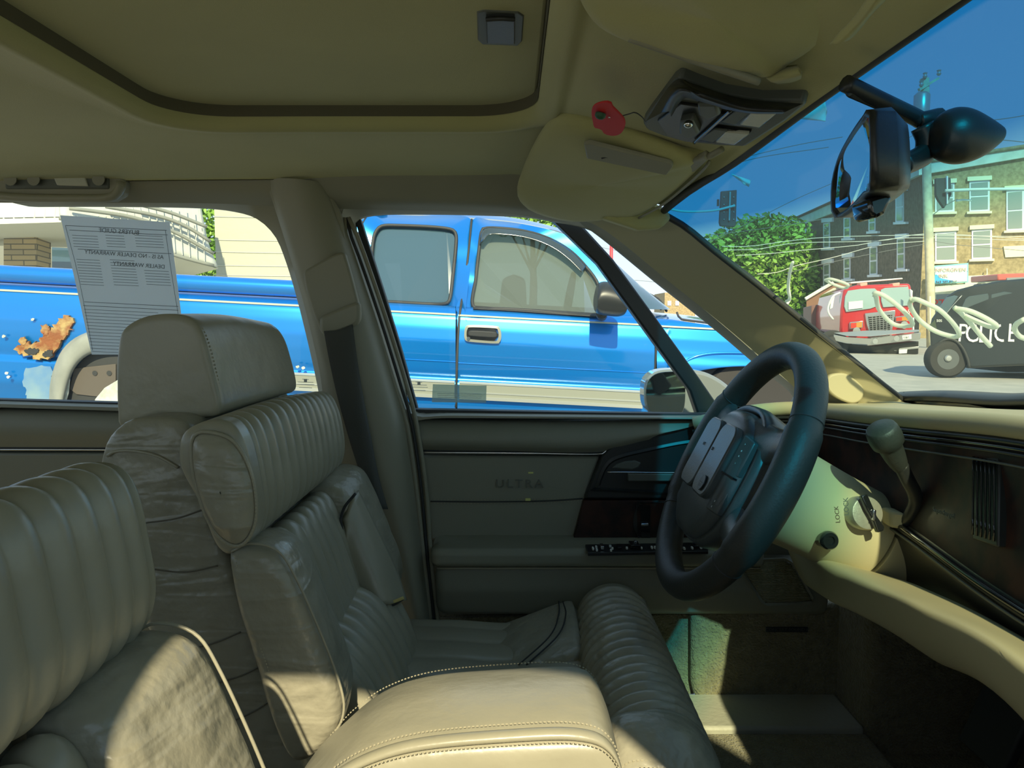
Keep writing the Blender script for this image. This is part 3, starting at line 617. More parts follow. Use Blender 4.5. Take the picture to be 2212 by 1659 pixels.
# ---------- steering wheel
TH=math.radians(27); A=V((math.cos(TH),0,-math.sin(TH))); U=V((math.sin(TH),0,math.cos(TH))); C0=P(1584,1012,1.08)
def W(u,v,w=0): return C0+U*u+V((0,v,0))-A*w
sw0=thing('steering_wheel','dark green-grey leather steering wheel with airbag pad and button clusters','steering wheel',C0)
R=.179
b=B(); N=120; rows=[]
for k in range(N):
    a=2*PI*k/N; rad=U*math.cos(a)+V((0,1,0))*math.sin(a); c=C0+rad*R; row=[]
    grip=1.12 if abs(abs((a%PI)-PI/2))<.5 else 1.0
    gg=.0192*(1+.0)*grip
    for j in range(20):
        q=2*PI*j/20; lump=1+.02*math.sin(a*40)*max(0,math.cos(q))
        row.append(c+rad*(gg*math.cos(q)*lump*-1)-A*(gg*1.08*math.sin(q)))
    rows.append(row)
rows.append(rows[0]); b.grid(rows,True); rim=link('rim',tomesh(b.bm),WHL,sw0,True)
for a in (58,-58,125,-125):
    a=math.radians(a); rad=U*math.cos(a)+V((0,1,0))*math.sin(a); tg=-U*math.sin(a)+V((0,1,0))*math.cos(a)
    pts=[C0+rad*R+rad*(.0192*math.cos(q))*-1-A*(.0205*math.sin(q)) for q in [2*PI*j/24 for j in range(24)]]
    tube('rim_seam',pts,.0011,RUB,rim,closed=True,n=24,seg=6)
inner=[]
for k in range(90):
    a=math.radians(-55+k*110/89); rad=U*math.cos(a)+V((0,1,0))*math.sin(a); inner.append(C0+rad*(R-.0182)-A*.001*(1 if k%2 else -1))
stitch('rim_stitching',inner,70,THR if False else RUB,rim,r=.0013)
# spokes
for sgn in (1,-1):
    for (a,rr,wid,u0,v0) in ((68,.176,.032,.045,.06),(118,.174,.030,-.045,.062)):
        ar_=math.radians(a); rad=U*math.cos(ar_)+V((0,sgn*math.sin(ar_),0)); tg=(-U*math.sin(ar_)+V((0,sgn*math.cos(ar_),0)))
        p0=W(u0,sgn*v0,.012); p1=C0+rad*rr
        lo=[]
        for f,wd,th in ((0,.038,.016),(.4,.026,.013),(.75,.024,.012),(1,.038,.014)):
            c=p0.lerp(p1,f)+A*(-.006*math.sin(PI*f))*-1; lo.append([c+tg*(wd*math.cos(q))-A*(th*math.sin(q)) for q in [2*PI*j/16 for j in range(16)]])
        sweep('spoke',lo,WHP,sw0,n=24,ns=20,r0=.002,r1=.002)
# hub bowl and airbag pad
def sup(hu,hv,w,e=2.6,n=48,cu=0,cv=0,tap=0):
    out=[]
    for k in range(n):
        a=2*PI*k/n; c_,s_=math.cos(a),math.sin(a)
        uu=math.copysign(abs(c_)**(2/e),c_)*hu; vv=math.copysign(abs(s_)**(2/e),s_)*hv*(1-tap*(uu/hu))
        out.append(W(cu+uu,cv+vv,w))
    return out
b=B(); b.grid([sup(.100,.104,-.03,cu=-.012),sup(.106,.110,.0,cu=-.012),sup(.104,.108,.014,cu=-.012),sup(.098,.101,.017,cu=-.012),sup(.093,.096,.004,cu=-.012)],True); 
hb=link('hub_ring',tomesh(b.bm),WHP,sw0,True)
b=B(); r_=[sup(.096,.094,.0,cu=-.016),sup(.097,.095,.014,cu=-.016),sup(.094,.092,.026,cu=-.016),sup(.084,.083,.032,cu=-.014),sup(.05,.055,.036),sup(.01,.01,.037)]; vs=b.grid(r_,True); b.cap(vs[-1])
ab=link('airbag_cover',tomesh(b.bm),WHP,sw0,True)
# two smooth horn panels with emblem
def pan(name,v0,v1,u0,u1,w0,m,par,rad=.012):
    pts=[]; 
    for cu,cv,a0 in ((u1-rad,v1-rad,0),(u0+rad,v1-rad,90),(u0+rad,v0+rad,180),(u1-rad,v0+rad,270)):
        for k in range(6):
            a=math.radians(a0+k*18); pts.append((cu+rad*math.cos(a),cv+rad*math.sin(a)))
    b=B(); b.slab([W(u,v,w0) for u,v in pts],A*.012); return b.mb(name,m,par,bevel=.0025)
pan('horn_panel',.0025,.070,-.052,.054,.043,WHP,sw0,.018); pan('horn_panel',-.070,-.0005,-.052,.054,.043,WHP,sw0,.018)
em=thing('x','x','x') if False else None
b=B(); o_c=W(-.034,-.046,.0445)
b.lathe([(.0095,0),(.0112,0),(.0112,.0014),(.0095,.0014)],o_c,-A,32); 
for dv in (-.0045,0,.0045):
    b.box(o_c+V((0,dv,0))-A*.0008,(.0014,.0022,.0014))
    pts=[o_c+U*uu+V((0,dv+vv,0))-A*.001 for uu,vv in ((.006,-.0022),(.006,.0022),(-.002,.0024),(-.006,0),(-.002,-.0024))]
    b.tube(pts,.0005,5,closed=True)
b.mb('emblem',BLK,sw0)
for (v,u,s) in ((.035,.012,'TT'),(-.012,.012,'H')):
    text('horn_symbol',s,.007,W(u,v,.0438),(0,-1,0),U,BLK,sw0,.0004)
# side button strip (near side)
for k,(u0,u1) in enumerate(((-.004,.05),(-.06,-.010))):
    b=B(); b.slab([W(u1,-.074,.034),W(u1-.004,-.092,.024),W(u0,-.094,.024),W(u0,-.074,.034)],A*.01); q=b.mb('button_pad',WHP,sw0,bevel=.002)
    for j in range(5):
        text('button_symbol','<o^o>'[j],.006,W(u0+.006+j*.009,-.083,.0302),(0,-1,0),U,WHT,q,.0003)
b=B(); b.slab([W(-.009,-.072,.037),W(-.009,-.094,.027),W(-.0065,-.094,.027),W(-.0065,-.072,.037)],A*.006); b.mb('button_gap',BLKG,sw0)

# ---------- steering column, key, stalks
sc=thing('steering_column','sunlit tan steering column shroud with ignition lock behind the wheel','steering column',C0+A*.2)
def colsec(d,r,e=1.0,dz=0): 
    return [C0+A*d+U*(r*e*math.cos(q)+dz)+V((0,r*math.sin(q),0)) for q in [2*PI*j/24 for j in range(24)]]
sweep('shroud',[colsec(.04,.075),colsec(.09,.070),colsec(.16,.066),colsec(.215,.0655)],PLT,sc,n=64,ns=30,r0=.012,r1=.002)
sweep('lower_shroud',[colsec(.218,.068),colsec(.27,.069),colsec(.33,.07)],PLT,sc,n=64,ns=12,r0=.002,r1=.002)
sweep('turn_signal_housing',[colsec(.02,.085),colsec(.035,.088),colsec(.05,.08)],WHP,sc,n=48,ns=8,r0=.006,r1=.008)
k0=P(1862,1108,1.012); kax=V((0.12,-1,.25)).normalized()
b=B(); b.lathe([(.022,-.012),(.0225,.010),(.021,.0135),(.018,.014),(.0,.0145)],k0,kax,32); ig=b.mb('ignition_lock',mat('lock_metal',(.45,.43,.35),.35,.6,bump=[(200,.3,.001)]),sc,True)
b=B(); 
kd=V((.38,.05,-.92)).normalized(); kd=(kd-kax*kd.dot(kax)).normalized(); ko=k0+kax*.018
b.slab([ko+kd*a_+kax.cross(kd)*c_ for a_,c_ in ((-.026,-.004),(-.024,.005),(-.006,.004),(.006,.003),(.022,.006),(.026,.002),(.025,-.006),(.008,-.004),(-.008,-.005))],kax*.008); b.mb('ignition_key_grip',BLKG,sc,bevel=.0015)
b=B(); b.box(ko+kd*.002+kax*.006,(.004,.01,.014)); b.mb('key_slot',CHR,sc,bevel=.001)
text('position_lettering','LOCK',.009,P(1824,1092,.995)+V((0,-.006,0)),(-.1,0,1),(-1,0,0),GRY,sc,.0003)
kn=P(1786,1166,1.012); b=B(); b.lathe([(.011,-.02),(.011,0),(.0125,.002),(.0125,.008),(.0105,.011),(.006,.011),(.005,.008),(.0,.008)],kn,V((.1,-1,.15)),28); b.mb('tilt_knob',BLKG,sc,True)
# wiper/tilt lever tan
b=B(); b.slab([P(1925,1105,1.0),P(1955,1108,.99),P(1962,1128,.99),P(1962,1146,.99),P(1922,1140,1.0)],.03); b.mb('shift_collar',PLT,sc,bevel=.004)
gl=thing('gear_lever','black column gear selector lever with a round textured knob','gear lever',P(1962,1130,.99))
tube('lever_arm',[P(1956,1135,1.0),P(1968,1112,.985),P(1978,1085,.975),P(1974,1062,.97),P(1960,1035,.965),P(1946,1005,.96)],.0088,BLK,gl,n=30,seg=14)
ka=(P(1914,948,.95)-P(1946,1012,.962)).normalized()
b=B(); b.lathe([(.0085,0),(.011,.008),(.013,.02),(.0145,.034),(.0155,.038),(.0195,.042),(.0205,.052),(.0195,.062),(.018,.066),(.0165,.0675),(.0,.0695)],P(1946,1012,.962),ka,32); b.mb('knob',WHL,gl,True)
# ---------- floor
fl=thing if False else None
b=B(); b.bb((-1.4,-.1,-.80),(1.0,1.33,-.76)); floor=b.mb('floor',CARP,None,kind='structure')
SIL=mat('sill_plastic',(.42,.41,.33),.55,bump=[(120,.5,.002)])
b=B(); b.bb((-.1,1.305,-.765),(.62,1.43,-.714)); b.mb('trim_7',SIL,None,bevel=.006,kind='structure')
b=B(); b.bb((-1.4,1.335,-.765),(-.1,1.45,-.70)); b.mb('trim_8',CARP,None,bevel=.006,kind='structure')
b=B(); b.bb((.62,1.30,-.79),(1.0,1.45,-.15)); b.mb('wall_left',CARP,None,bevel=.02,kind='structure')
b=B(); b.bb((.93,-.1,-.8),(1.0,1.4,-.2)); b.mb('wall_front',CARP,None,kind='structure')
b=B(); b.bb((-.1,1.02,-.762),(.62,1.300,-.722)); b.mb('door_mat',CARP,None,bevel=.004)
ROOTS[-1].name='floor_mat'; tag(ROOTS[-1],'tan carpet floor mat in the driver footwell','floor mat')
pd=db
b=B(); b.slab([V((.70,1.00,-.52)),V((.70,1.10,-.52)),V((.66,1.10,-.62)),V((.66,1.0,-.62))],V((.02,0,.008))); pd=b.mb('brake_pedal',RUB,db,bevel=.004)
tube('pedal_arm',[V((.70,1.05,-.57)),V((.76,1.05,-.5)),V((.8,1.05,-.4))],.008,BLK,pd)

# ---------- roof console, visors, mirror, poppy
SL0=V((.033,0,.268)); SLN=V((.27,0,1)).normalized()
def S(pts,d=0): return [PN(a,c,SL0-SLN*d,SLN) for a,c in pts]
oc=thing('overhead_console','grey overhead map lamp console between the sun visors','roof console',S([(1560,250)])[0])
co=S([(1388,268),(1400,250),(1452,182),(1466,172),(1500,186),(1560,208),(1640,222),(1735,222),(1738,232),(1700,262),(1640,300),(1610,318),(1560,316),(1480,308),(1430,294),(1395,280)],.012)
slab('console_body',co,SLN*.02,GRY,oc,.004)
loft('console_hood',[S([(1395,262),(1455,176),(1500,182),(1600,212),(1735,224)],.014),S([(1440,240),(1470,192),(1520,210),(1610,236),(1700,240)],.034),S([(1450,252),(1480,212),(1530,228),(1610,244),(1690,246)],.018)],BLK,oc,n=40,mm=10)
slab('switch_recess',S([(1420,262),(1470,225),(1540,236),(1575,252),(1500,310),(1440,294)],.015),SLN*.004,BLK,oc,.001)
for q in ([(1505,228),(1548,228),(1555,250),(1530,262),(1508,250)],[(1468,266),(1495,262),(1510,290),(1490,304),(1466,290)]):
    slab('rocker_switch',S(q,.024),SLN*.012,GRY,oc,.003)
b=B(); b.ico(S([(1487,268)],.030)[0],.005,2,(1,1,.8)); b.mb('sensor_bead',CHR,oc,True)
for q,l in (([(1548,268),(1585,234),(1680,244),(1640,278)],[(1598,270),(1622,246),(1678,246),(1640,276)]),([(1500,306),(1536,276),(1622,288),(1588,314)],[(1546,308),(1566,286),(1618,290),(1586,312)])):
    slab('lamp_bezel',S(q,.0165),SLN*.005,BLKG,oc,.001); slab('lamp_lens',S(l,.0185),SLN*.004,LENS,oc,.001)
    slab('lamp_lens_tint',S([(q[0][0]+10,q[0][1]-4),(q[1][0]+6,q[1][1]+4),(q[1][0]+36,q[1][1]+8),(q[0][0]+40,q[0][1]+2)],.0182),SLN*.003,GRY,oc,.001)
tube('console_divider',S([(1500,308),(1540,272),(1580,236)],.018),.002,BLKG,oc)
# visors : closed pillow-like pads hung under the slope
def visor(name,pts,d0,th,m,par,puff=.008):
    O=crv(pts,72,True); c=sum((p for p in O),V())/72; b=B(); rows=[]
    for f,h in ((.02,puff),(.5,puff*.95),(.85,puff*.6),(.96,.0),(1.0,-th*.35),(1.0,-th*.65),(.96,-th),(.5,-th),(.02,-th)):
        rows.append([c.lerp(p,f)+V((0,0,-h)) for p in O])
    vs=b.grid(rows,True); b.cap(vs[0]); b.cap(vs[-1]); return link(name,tomesh(b.bm),m,par,True)
v1=thing('sun_visor','folded tan cloth sun visor with vanity mirror flap on the driver side','sun visor',P(1330,370,1.15))
vp=[P(1118,432,1.34),P(1130,380,1.26),P(1165,310,1.10),P(1200,272,1.02),P(1245,268,.99),P(1320,290,.985),P(1420,325,.98),P(1490,350,.99),P(1532,345,1.0),P(1520,362,1.03),P(1480,400,1.12),P(1430,440,1.2),P(1380,468,1.27),P(1310,478,1.31),P(1230,482,1.345),P(1150,462,1.36)]
vv=visor('visor_pad',vp,0,.02,HEAD,v1)
fl=[P(1262,292,.995),P(1275,288,.99),P(1450,332,.99),P(1455,338,.995),P(1440,358,1.02),P(1428,356,1.02),P(1268,322,1.035)]
slab('mirror_flap',[p+V((0,0,-.0125)) for p in fl],V((0,0,.006)),GRY if False else PLA,v1,.0015)
tube('flap_grip',[P(1300,318,1.02)+V((0,0,-.014)),P(1318,316,1.015)+V((0,0,-.014)),P(1390,332,1.01)+V((0,0,-.014)),P(1410,345,1.02)+V((0,0,-.014))],.0012,RUB,v1)
tube('visor_rod',[P(1500,345,1.0),P(1530,338,.97),P(1560,322,.95)],.004,PLA,v1)
slab('visor_clip',S([(1478,362),(1520,340),(1530,346),(1500,372),(1482,374)],.016),SLN*.01,PLA,v1,.002)
tube('visor_seam',[p+V((0,0,-.002)) for p in vp[8:13]],.002,PLA,v1)
v2=thing('sun_visor','folded tan cloth sun visor at the top edge, nearest the camera','sun visor',P(1550,60,.6))
vq=[P(1240,-60,.57),P(1245,-10,.60),P(1262,35,.62),P(1300,70,.635),P(1370,100,.645),P(1480,135,.65),P(1590,163,.66),P(1645,172,.665),P(1690,170,.665),P(1700,150,.66),P(1760,110,.63),P(1800,60,.60),P(1840,0,.565),P(1870,-60,.53),P(1700,-120,.5),P(1400,-120,.5)]
visor('visor_pad',vq,0,.018,HEAD,v2)
loft('visor_clip_bracket',[S([(1650,160),(1680,148),(1722,142)],.004),S([(1660,172),(1690,166),(1732,156)],.022),S([(1680,180),(1710,176),(1730,168)],.006)],HEAD,v2,n=14,mm=8,thick=.002)
tube('visor_rod',[P(1360,98,.63)+V((0,0,.006)),P(1500,140,.64)+V((0,0,.004)),P(1640,176,.65)],.0035,PLA,v2)
loft('visor_edge_trim',[[P(1800,95,.55),P(1840,50,.53),P(1880,0,.50),P(1910,-40,.48)],[P(1825,90,.54),P(1862,50,.52),P(1900,5,.49),P(1930,-40,.47)]],HEAD,v2,n=14,mm=5,thick=.008)
# poppy
pz=S([(1312,258)],.006)[0]
pp=thing('paper_poppy','red paper poppy with a green centre pinned to the roof lining','poppy',pz)
pts=S([(1278,238),(1284,228),(1300,222),(1318,222),(1324,232),(1334,242),(1348,258),(1350,272),(1342,288),(1326,294),(1306,290),(1298,280),(1284,276),(1280,262),(1278,252)],.042)
slab('petals',crv(pts,50,True),SLN*.002,RED,pp,.0006)
b=B(); b.lathe([(.0,-.003),(.0035,-.002),(.0055,.0),(.0055,.003)],S([(1296,252)],.046)[0],SLN,20); b.mb('flower_center',GRN,pp,True)
b=B(); b.ico(S([(1316,253)],.0435)[0],.0014,1); b.mb('pin_head',CHR,pp,True)
tube('pin_thread',S([(1345,250),(1360,246),(1372,243),(1386,252),(1394,262)],.040),.0006,RUB,pp,n=16,seg=6)
PM=lambda a,c,y:P(a,c,y*.86)
LM=lambda y,q:[PM(a,c,y) for a,c in q]
# rear-view mirror
rm=thing('rear_view_mirror','black interior rear-view mirror hanging from the windshield header','rear-view mirror',PM(1880,360,.72))
gq=[PM(1878,262,.60),PM(1868,268,.61),PM(1818,340,.80),PM(1802,400,.84),PM(1803,452,.84),PM(1812,448,.82),PM(1866,398,.62),PM(1878,380,.60)]
far=[PM(1797,458,.845),PM(1796,400,.85),PM(1814,332,.81)]
fo=[PM(1880,240,.595),PM(1862,252,.62),PM(1830,300,.74),PM(1808,345,.82),PM(1795,400,.85),PM(1796,462,.85),PM(1808,470,.84),PM(1836,452,.76),PM(1866,420,.66),PM(1882,398,.60)]
bk=[PM(1935,240,.61),PM(1910,250,.64),PM(1880,300,.74),PM(1850,345,.82),PM(1832,400,.85),PM(1832,462,.85),PM(1850,470,.84),PM(1890,452,.76),PM(1925,425,.66),PM(1942,392,.60)]
bk2=[a.lerp(sum((p for p in bk),V())/len(bk),.18)+V((.012,0,0)) for a in bk]
def rs(l): return crv(l,60,True)
b=B(); fo_=rs(fo); bk_=rs(bk); b2=rs(bk2); inn=[p.lerp(sum((q for q in fo_),V())/60,.09) for p in fo_]
vs=b.grid([[p+V((.003,0,0)) for p in inn],[p for p in inn],fo_,[f.lerp(g_,.3)+V((0,0,0)) for f,g_ in zip(fo_,bk_)],bk_,b2],True); b.cap(vs[0]); b.cap(vs[-1])
hs=link('mirror_housing',tomesh(b.bm),BLK,rm,True)
b=B(); b.slab([p+V((.0015,0,0)) for p in [q.lerp(sum((z for z in fo_),V())/60,.10) for q in fo_]],V((.001,0,0))); b.mb('mirror_pane',MIRR,rm)
b=B(); b.slab(LM(.66,[(1876,430),(1912,418),(1930,424),(1912,462),(1892,472),(1880,462)]),.03); b.mb('dimmer_tab',BLKG,rm,bevel=.004)
tube('mirror_arm',[PM(1948,356,.70),PM(1975,346,.71),PM(1998,330,.72),PM(2003,300,.72),PM(1992,272,.72)],.0085,BLK,rm,n=24,seg=12)
b=B(); b.prism([PM(1824,172,.70),PM(1846,178,.70),PM(1848,196,.70),PM(1828,212,.70),PM(1820,196,.70)],[PM(1960,238,.735),PM(1985,250,.735),PM(1980,272,.735),PM(1950,262,.735),PM(1945,250,.735)]); b.mb('header_bracket',BLK,rm,bevel=.002)
tube('wire_cover',[PM(1826,180,.70),PM(1900,216,.715),PM(1975,252,.73),PM(1992,262,.73)],.0065,BLK,rm,n=20,seg=10)
tube('stay_arm',[PM(1985,262,.73),PM(2005,258,.73),PM(2030,252,.735)],.007,BLK,rm,n=12)
# pod on the glass behind the mirror
pod=[]
cs=[(2020,262,330,.0),(2032,244,345,0),(2060,233,354,0),(2090,236,352,0),(2125,252,338,0),(2158,270,312,0),(2172,280,296,0)]
lo=[]
for x,y0,y1,_ in cs:
    yy=.70; cz=PM(x,(y0+y1)/2,yy); r=(PM(x,y0,yy)-PM(x,y1,yy)).length/2
    lo.append([cz+V((0,r*.9*math.cos(q),r*math.sin(q))) for q in [2*PI*j/20 for j in range(20)]])
sweep('mounting_pod',lo,BLK,rm,n=40,ns=36,r0=.004,r1=.006)
for q in ([(2060,340),(2082,344)],[(2084,332),(2110,338)]): tube('pod_slot',[PM(a,c,.722) for a,c in q],.0022,RUB,rm,n=6)

# ---------- papers and decals on the side windows
pg=thing('buyers_guide','white dealer notice sheet taped inside the rear side window','paper notice',P(270,615,1.49))
pc=[P(130,465,1.478),P(366,480,1.478),P(402,766,1.478),P(198,766,1.478)]
slab('sheet',pc,.0012,PAP,pg,0)
ux=(pc[1]-pc[0]).normalized(); dn=(pc[3]-pc[0]).normalized()
def pq(px,py): return P(px,py,1.4765)
for s,x,y,sz in (('BUYERS GUIDE',257,500,.0115),('AS IS - NO DEALER WARRANTY',268,550,.0105),('DEALER WARRANTY',300,573,.0105)):
    text('heading',s,sz,pq(x,y),(-1,0,.07),(0.0,0,1),INK,pg,.0001)
def bar(b,x0,x1,y,h=.0007):
    a=pq(x0,y); c=pq(x1,y+(x1-x0)*.05); b.tube([a,a.lerp(c,.5),c],h*.5,4)
b=B(); 
for x0,x1,y in ((142,360,487),(150,362,497),(168,370,538),(182,385,652),(180,385,660)): bar(b,x0,x1,y,.0009)
a=pq(139,487); 
for y in range(508,536,6):
    k=(y-470)*.15
    bar(b,150+k,205+k,y); bar(b,222+k,262+k,y); bar(b,285+k,345+k,y)
for y in list(range(560,618,6)):
    k=(y-470)*.17
    bar(b,150+k,200+k,y); bar(b,222+k,275+k,y+1)
    if y>580: bar(b,292+k,345+k,y)
for y in range(668,760,7):
    k=(y-470)*.18
    bar(b,146+k,146+k+random.randint(140,190),y)
b.mb('print_lines',INK,pg)
tube('sheet_border',[pq(141,487),pq(170,600),pq(200,757)],.0004,INK,pg,n=8,seg=4); tube('sheet_border',[pq(357,497),pq(372,600),pq(395,740)],.0004,INK,pg,n=8,seg=4)
DEC=glass('decal_film',(.62,.70,.66),.2,.35,(.6,.7,.68))
dc=thing('window_decal','small translucent rectangular decal on the driver window near the sill','decal',P(990,850,1.515))
slab('film',L(1.515,[(935,830),(1051,833),(1050,870),(933,869)]),.001,DEC,dc,0)
b=B(); 
for y in (850,854,858): b.tube(L(1.5145,[(945,y),(990,y+1),(1040,y+2)]),.0004,4)
b.mb('decal_print',WHT,dc)
for (x0,y0,sc_,gl_name,lab) in ((905,828,1.0,'glass_marking','white etched glass marking beside the decal on the driver window'),(660,822,1.0,'glass_marking','white etched glass marking in the lower corner of the rear side window')):
    gm=thing(gl_name,lab,'glass marking',P(x0,y0,1.49))
    b=B()
    yy=1.49 if x0<800 else 1.515
    for dy,wd in ((-3,14),(3,34),(8,38),(15,28)): b.tube(L(yy,[(x0-wd/2,y0+dy),(x0,y0+dy+.5),(x0+wd/2,y0+dy+1)]),.0005,4)
    b.box(P(x0,y0,yy),(.006,.0008,.006)); b.mb('etched_print',WHT,gm)

# painted-on writing on the windshield (seen from inside)
def onws(px,py):
    d=ray(px,py); best=None; rws=[wsrow(y) for y in WY]
    from mathutils.geometry import intersect_ray_tri as irt
    for i in range(len(rws)-1):
        for j in range(16):
            a,b_,c,e=rws[i][j],rws[i][j+1],rws[i+1][j+1],rws[i+1][j]
            for tri in ((a,b_,c),(a,c,e)):
                h=irt(tri[0],tri[1],tri[2],d,V((0,0,0)),True)
                if h: return h-d.normalized()*.003
    return P(px,py,.9)
PAINT=glass('window_paint',(.9,.95,.9),.2,.8,(.92,.97,.88))
wm=thing('windshield_writing','pale handwritten paint strokes across the lower windshield','window writing',onws(2000,690))
strokes=[[(1886,636),(1892,640),(1900,670),(1930,700),(1965,704),(1970,695),(1950,670),(1915,642),(1895,633),(1888,634)],
 [(1970,645),(1966,660),(1985,690),(2020,715),(2060,727),(2072,722),(2060,700),(2030,670),(2000,655),(1978,646),(1969,650)],
 [(2062,664),(2080,680),(2100,702),(2120,726),(2140,748)],[(2062,666),(2095,672),(2130,688),(2153,704),(2140,706),(2110,694),(2084,682)],
 [(2212,690),(2196,700),(2192,712),(2202,726),(2216,732)],
 [(1782,605),(1796,603),(1826,612),(1832,618),(1824,622),(1800,614),(1784,606)],[(1713,566),(1706,590),(1702,625),(1706,645),(1698,651)]]
for k,s in enumerate(strokes):
    pts=[onws(a,c) for a,c in s]; tube('paint_stroke',pts,.0034 if k<5 else .0022,PAINT,wm,n=50,seg=8)

# ---------- passenger side body (behind the lens) that shades the cabin
b=B(); b.prism([V((-.44,-.06,.26)),V((-.25,-.06,.26)),V((-.25,-.02,.26)),V((-.44,-.02,.26))],[V((-.42,-.06,-.2)),V((-.25,-.06,-.2)),V((-.25,-.02,-.2)),V((-.42,-.02,-.2))]); b.mb('wall_right',PLA,None,kind='structure')
b=B(); b.bb((-1.45,-.12,-.78),(.95,-.05,-.20)); dd=b.mb('door_3',DOORV,None,kind='structure')
b=B(); b.prism([V((.06,-.06,.23)),V((.29,-.06,.23)),V((.29,.02,.23)),V((.06,-.02,.23))],[V((.40,-.06,-.2)),V((.68,-.06,-.2)),V((.68,.02,-.2)),V((.40,-.02,-.2))]); b.mb('trim_9',PLA,None,kind='structure')
b=B(); b.bb((-1.45,-.08,.225),(.27,-.03,.30)); b.mb('trim_10',PLA,None,kind='structure')
b=B(); b.bb((-1.5,-.1,-.8),(-1.42,1.45,-.05)); b.mb('wall_back',LEA,None,kind='structure')
# ================= outside world =================
ASP=mat('asphalt',(.34,.34,.31),.9,bump=[(30,.3,.01)],noise_col=(3,(.42,.41,.37),.3,.7))
b=B(); b.grid([[V((-60,-80,-1.15)),V((140,-80,-1.15))],[V((-60,1.7,-1.15)),V((140,1.7,-1.15))],[V((-60,160,-1.15)),V((140,160,-1.15))]]); gnd=b.mb('ground',ASP,None,kind='structure')
def paint(name,c,**k): return mat(name,c,.28,.35,coat=1,**k)
BLU=paint('truck_blue',(.0,.215,.68)); BLU.node_tree.nodes['Principled BSDF'].inputs['Metallic'].default_value=.55
CREAM=mat('pinstripe',(.42,.43,.32),.4)
TIRE=mat('tire',(.03,.03,.028),.8); ALU=mat('alloy',(.45,.46,.44),.35,.7)
TGL=mat('tinted_glass',(.045,.09,.115),.04,coat=1,spec=.9); 
PRIM=mat('grey_flare',(.30,.31,.27),.7,noise_col=(8,(.22,.23,.2),.3,.7))
RUST=mat('rust',(.24,.085,.03),.9,bump=[(20,.8,.02)],noise_col=(14,(.42,.30,.12),.42,.6))
TRIMS=mat('side_moulding',(.26,.27,.22),.4,bump=[(30,.05,.002)])
SILV=mat('moulding_line',(.5,.52,.47),.3,.5)
K=.052
def q2p(px,q): return q+K*(px-CX)      # un-rolled row -> pixel row of the sloping pickup
YP=[(470,4.78),(476,4.60),(484,4.52),(495,4.478),(520,4.452),(600,4.396),(655,4.353),(664,4.340),(668,4.27),(676,4.235),(690,4.212),(715,4.198),(745,4.190),(775,4.194),(805,4.206),(826,4.225),(832,4.20),(880,4.21),(900,4.24),(960,4.32)]
def yq(q):
    if q<=YP[0][0]: return YP[0][1]
    for (a,c),(d,e) in zip(YP,YP[1:]):
        if q<=d: return c+(e-c)*(q-a)/(d-a)
    return YP[-1][1]
def TP(px,py,dy=0):
    q=py-K*(px-CX); return P(px,py,yq(q)+dy)
tk=thing('pickup_truck','bright blue extended-cab pickup truck with rust over its rear wheel','pickup truck',P(800,1100,5.1))
def side(name,px0,px1,q0,q1,m,par,n=40,mm=30,top=None):
    rows=[]
    for i in range(mm):
        rows.append([TP(px0+(px1-px0)*j/(n-1), q2p(px0+(px1-px0)*j/(n-1), q0+(q1-q0)*i/(mm-1))) for j in range(n)])
    # wrap back for depth
    rows=[[p+V((0,.25,0)) for p in rows[0]]]+rows+[[p+V((0,.25,0)) for p in rows[-1]]]
    b=B(); b.grid(rows); return link(name,tomesh(b.bm),m,par,True)
bed=side('bed_side',-420,755,664,960,BLU,tk,60,50)
# bed rail (rolled top edge)
tube('bed_rail',[TP(x,q2p(x,648),-.12) for x in (-420,0,300,700,752)],.045,BLU,bed,seg=16,n=20)
slab('rail_gap',[TP(-420,q2p(-420,660),-.01),TP(752,q2p(752,660),-.01),TP(752,q2p(752,666),-.01),TP(-420,q2p(-420,666),-.01)],.03,RUB,bed,0)
slab('bed_inner',[P(-420,q2p(-420,640),4.5),P(752,q2p(752,640),4.5),P(752,q2p(752,850),4.5),P(-420,q2p(-420,850),4.5)],1.45,BLU,tk,.01)
cl=side('cab_side',758,984,668,960,BLU,tk,30,50)
dr=side('front_door',988,1416,668,960,BLU,tk,40,50)
# fender with wheel arch cut: upper strip + nose
fd=[]
fen=thing  # placeholder name kept unused
del fen
def fenq(px): return 672+ (0 if px<1450 else (px-1450)*.10)
rows=[]
for i in range(36):
    r_=[]
    for j in range(70):
        px=1419+(1788-1419)*j/69
        top=fenq(px); c=1650; half=205; dx=(px-c)/half
        bot=960
        if abs(dx)<1: bot=826-62*math.sqrt(1-dx*dx)+0
        bot=min(bot,960)
        q=top+(bot-top)*i/35
        p=P(px,q2p(px,q),yq(q)+max(0,(px-1700)/88)**2*.16-.02*math.exp(-((q-775)/20)**2)*(abs(dx)<1.3))
        r_.append(p)
    rows.append(r_)
rows=[[p+V((0,.3,0)) for p in rows[0]]]+rows+[[p+V((0,.1,0)) for p in rows[-1]]]
b=B(); b.grid(rows); fen_=link('front_fender',tomesh(b.bm),BLU,tk,True)
loft('hood',[[P(x,q2p(x,fenq(x)-1),4.33) for x in (1380,1480,1580,1680,1745)],[P(x,q2p(x,fenq(x)-9),4.6) for x in (1395,1480,1560,1640,1700)],[P(x,q2p(x,fenq(x)-14),5.2) for x in (1395,1480,1560,1640,1700)],[P(x,q2p(x,fenq(x)-4),6.0) for x in (1390,1450,1520,1590,1640)]],BLU,tk,n=30,mm=16)
tube('hood_seam',[P(x,y,4.34) for x,y in ((1462,674),(1466,684),(1474,690),(1520,696),(1570,704),(1640,716))],.006,RUB,fen_,n=20)
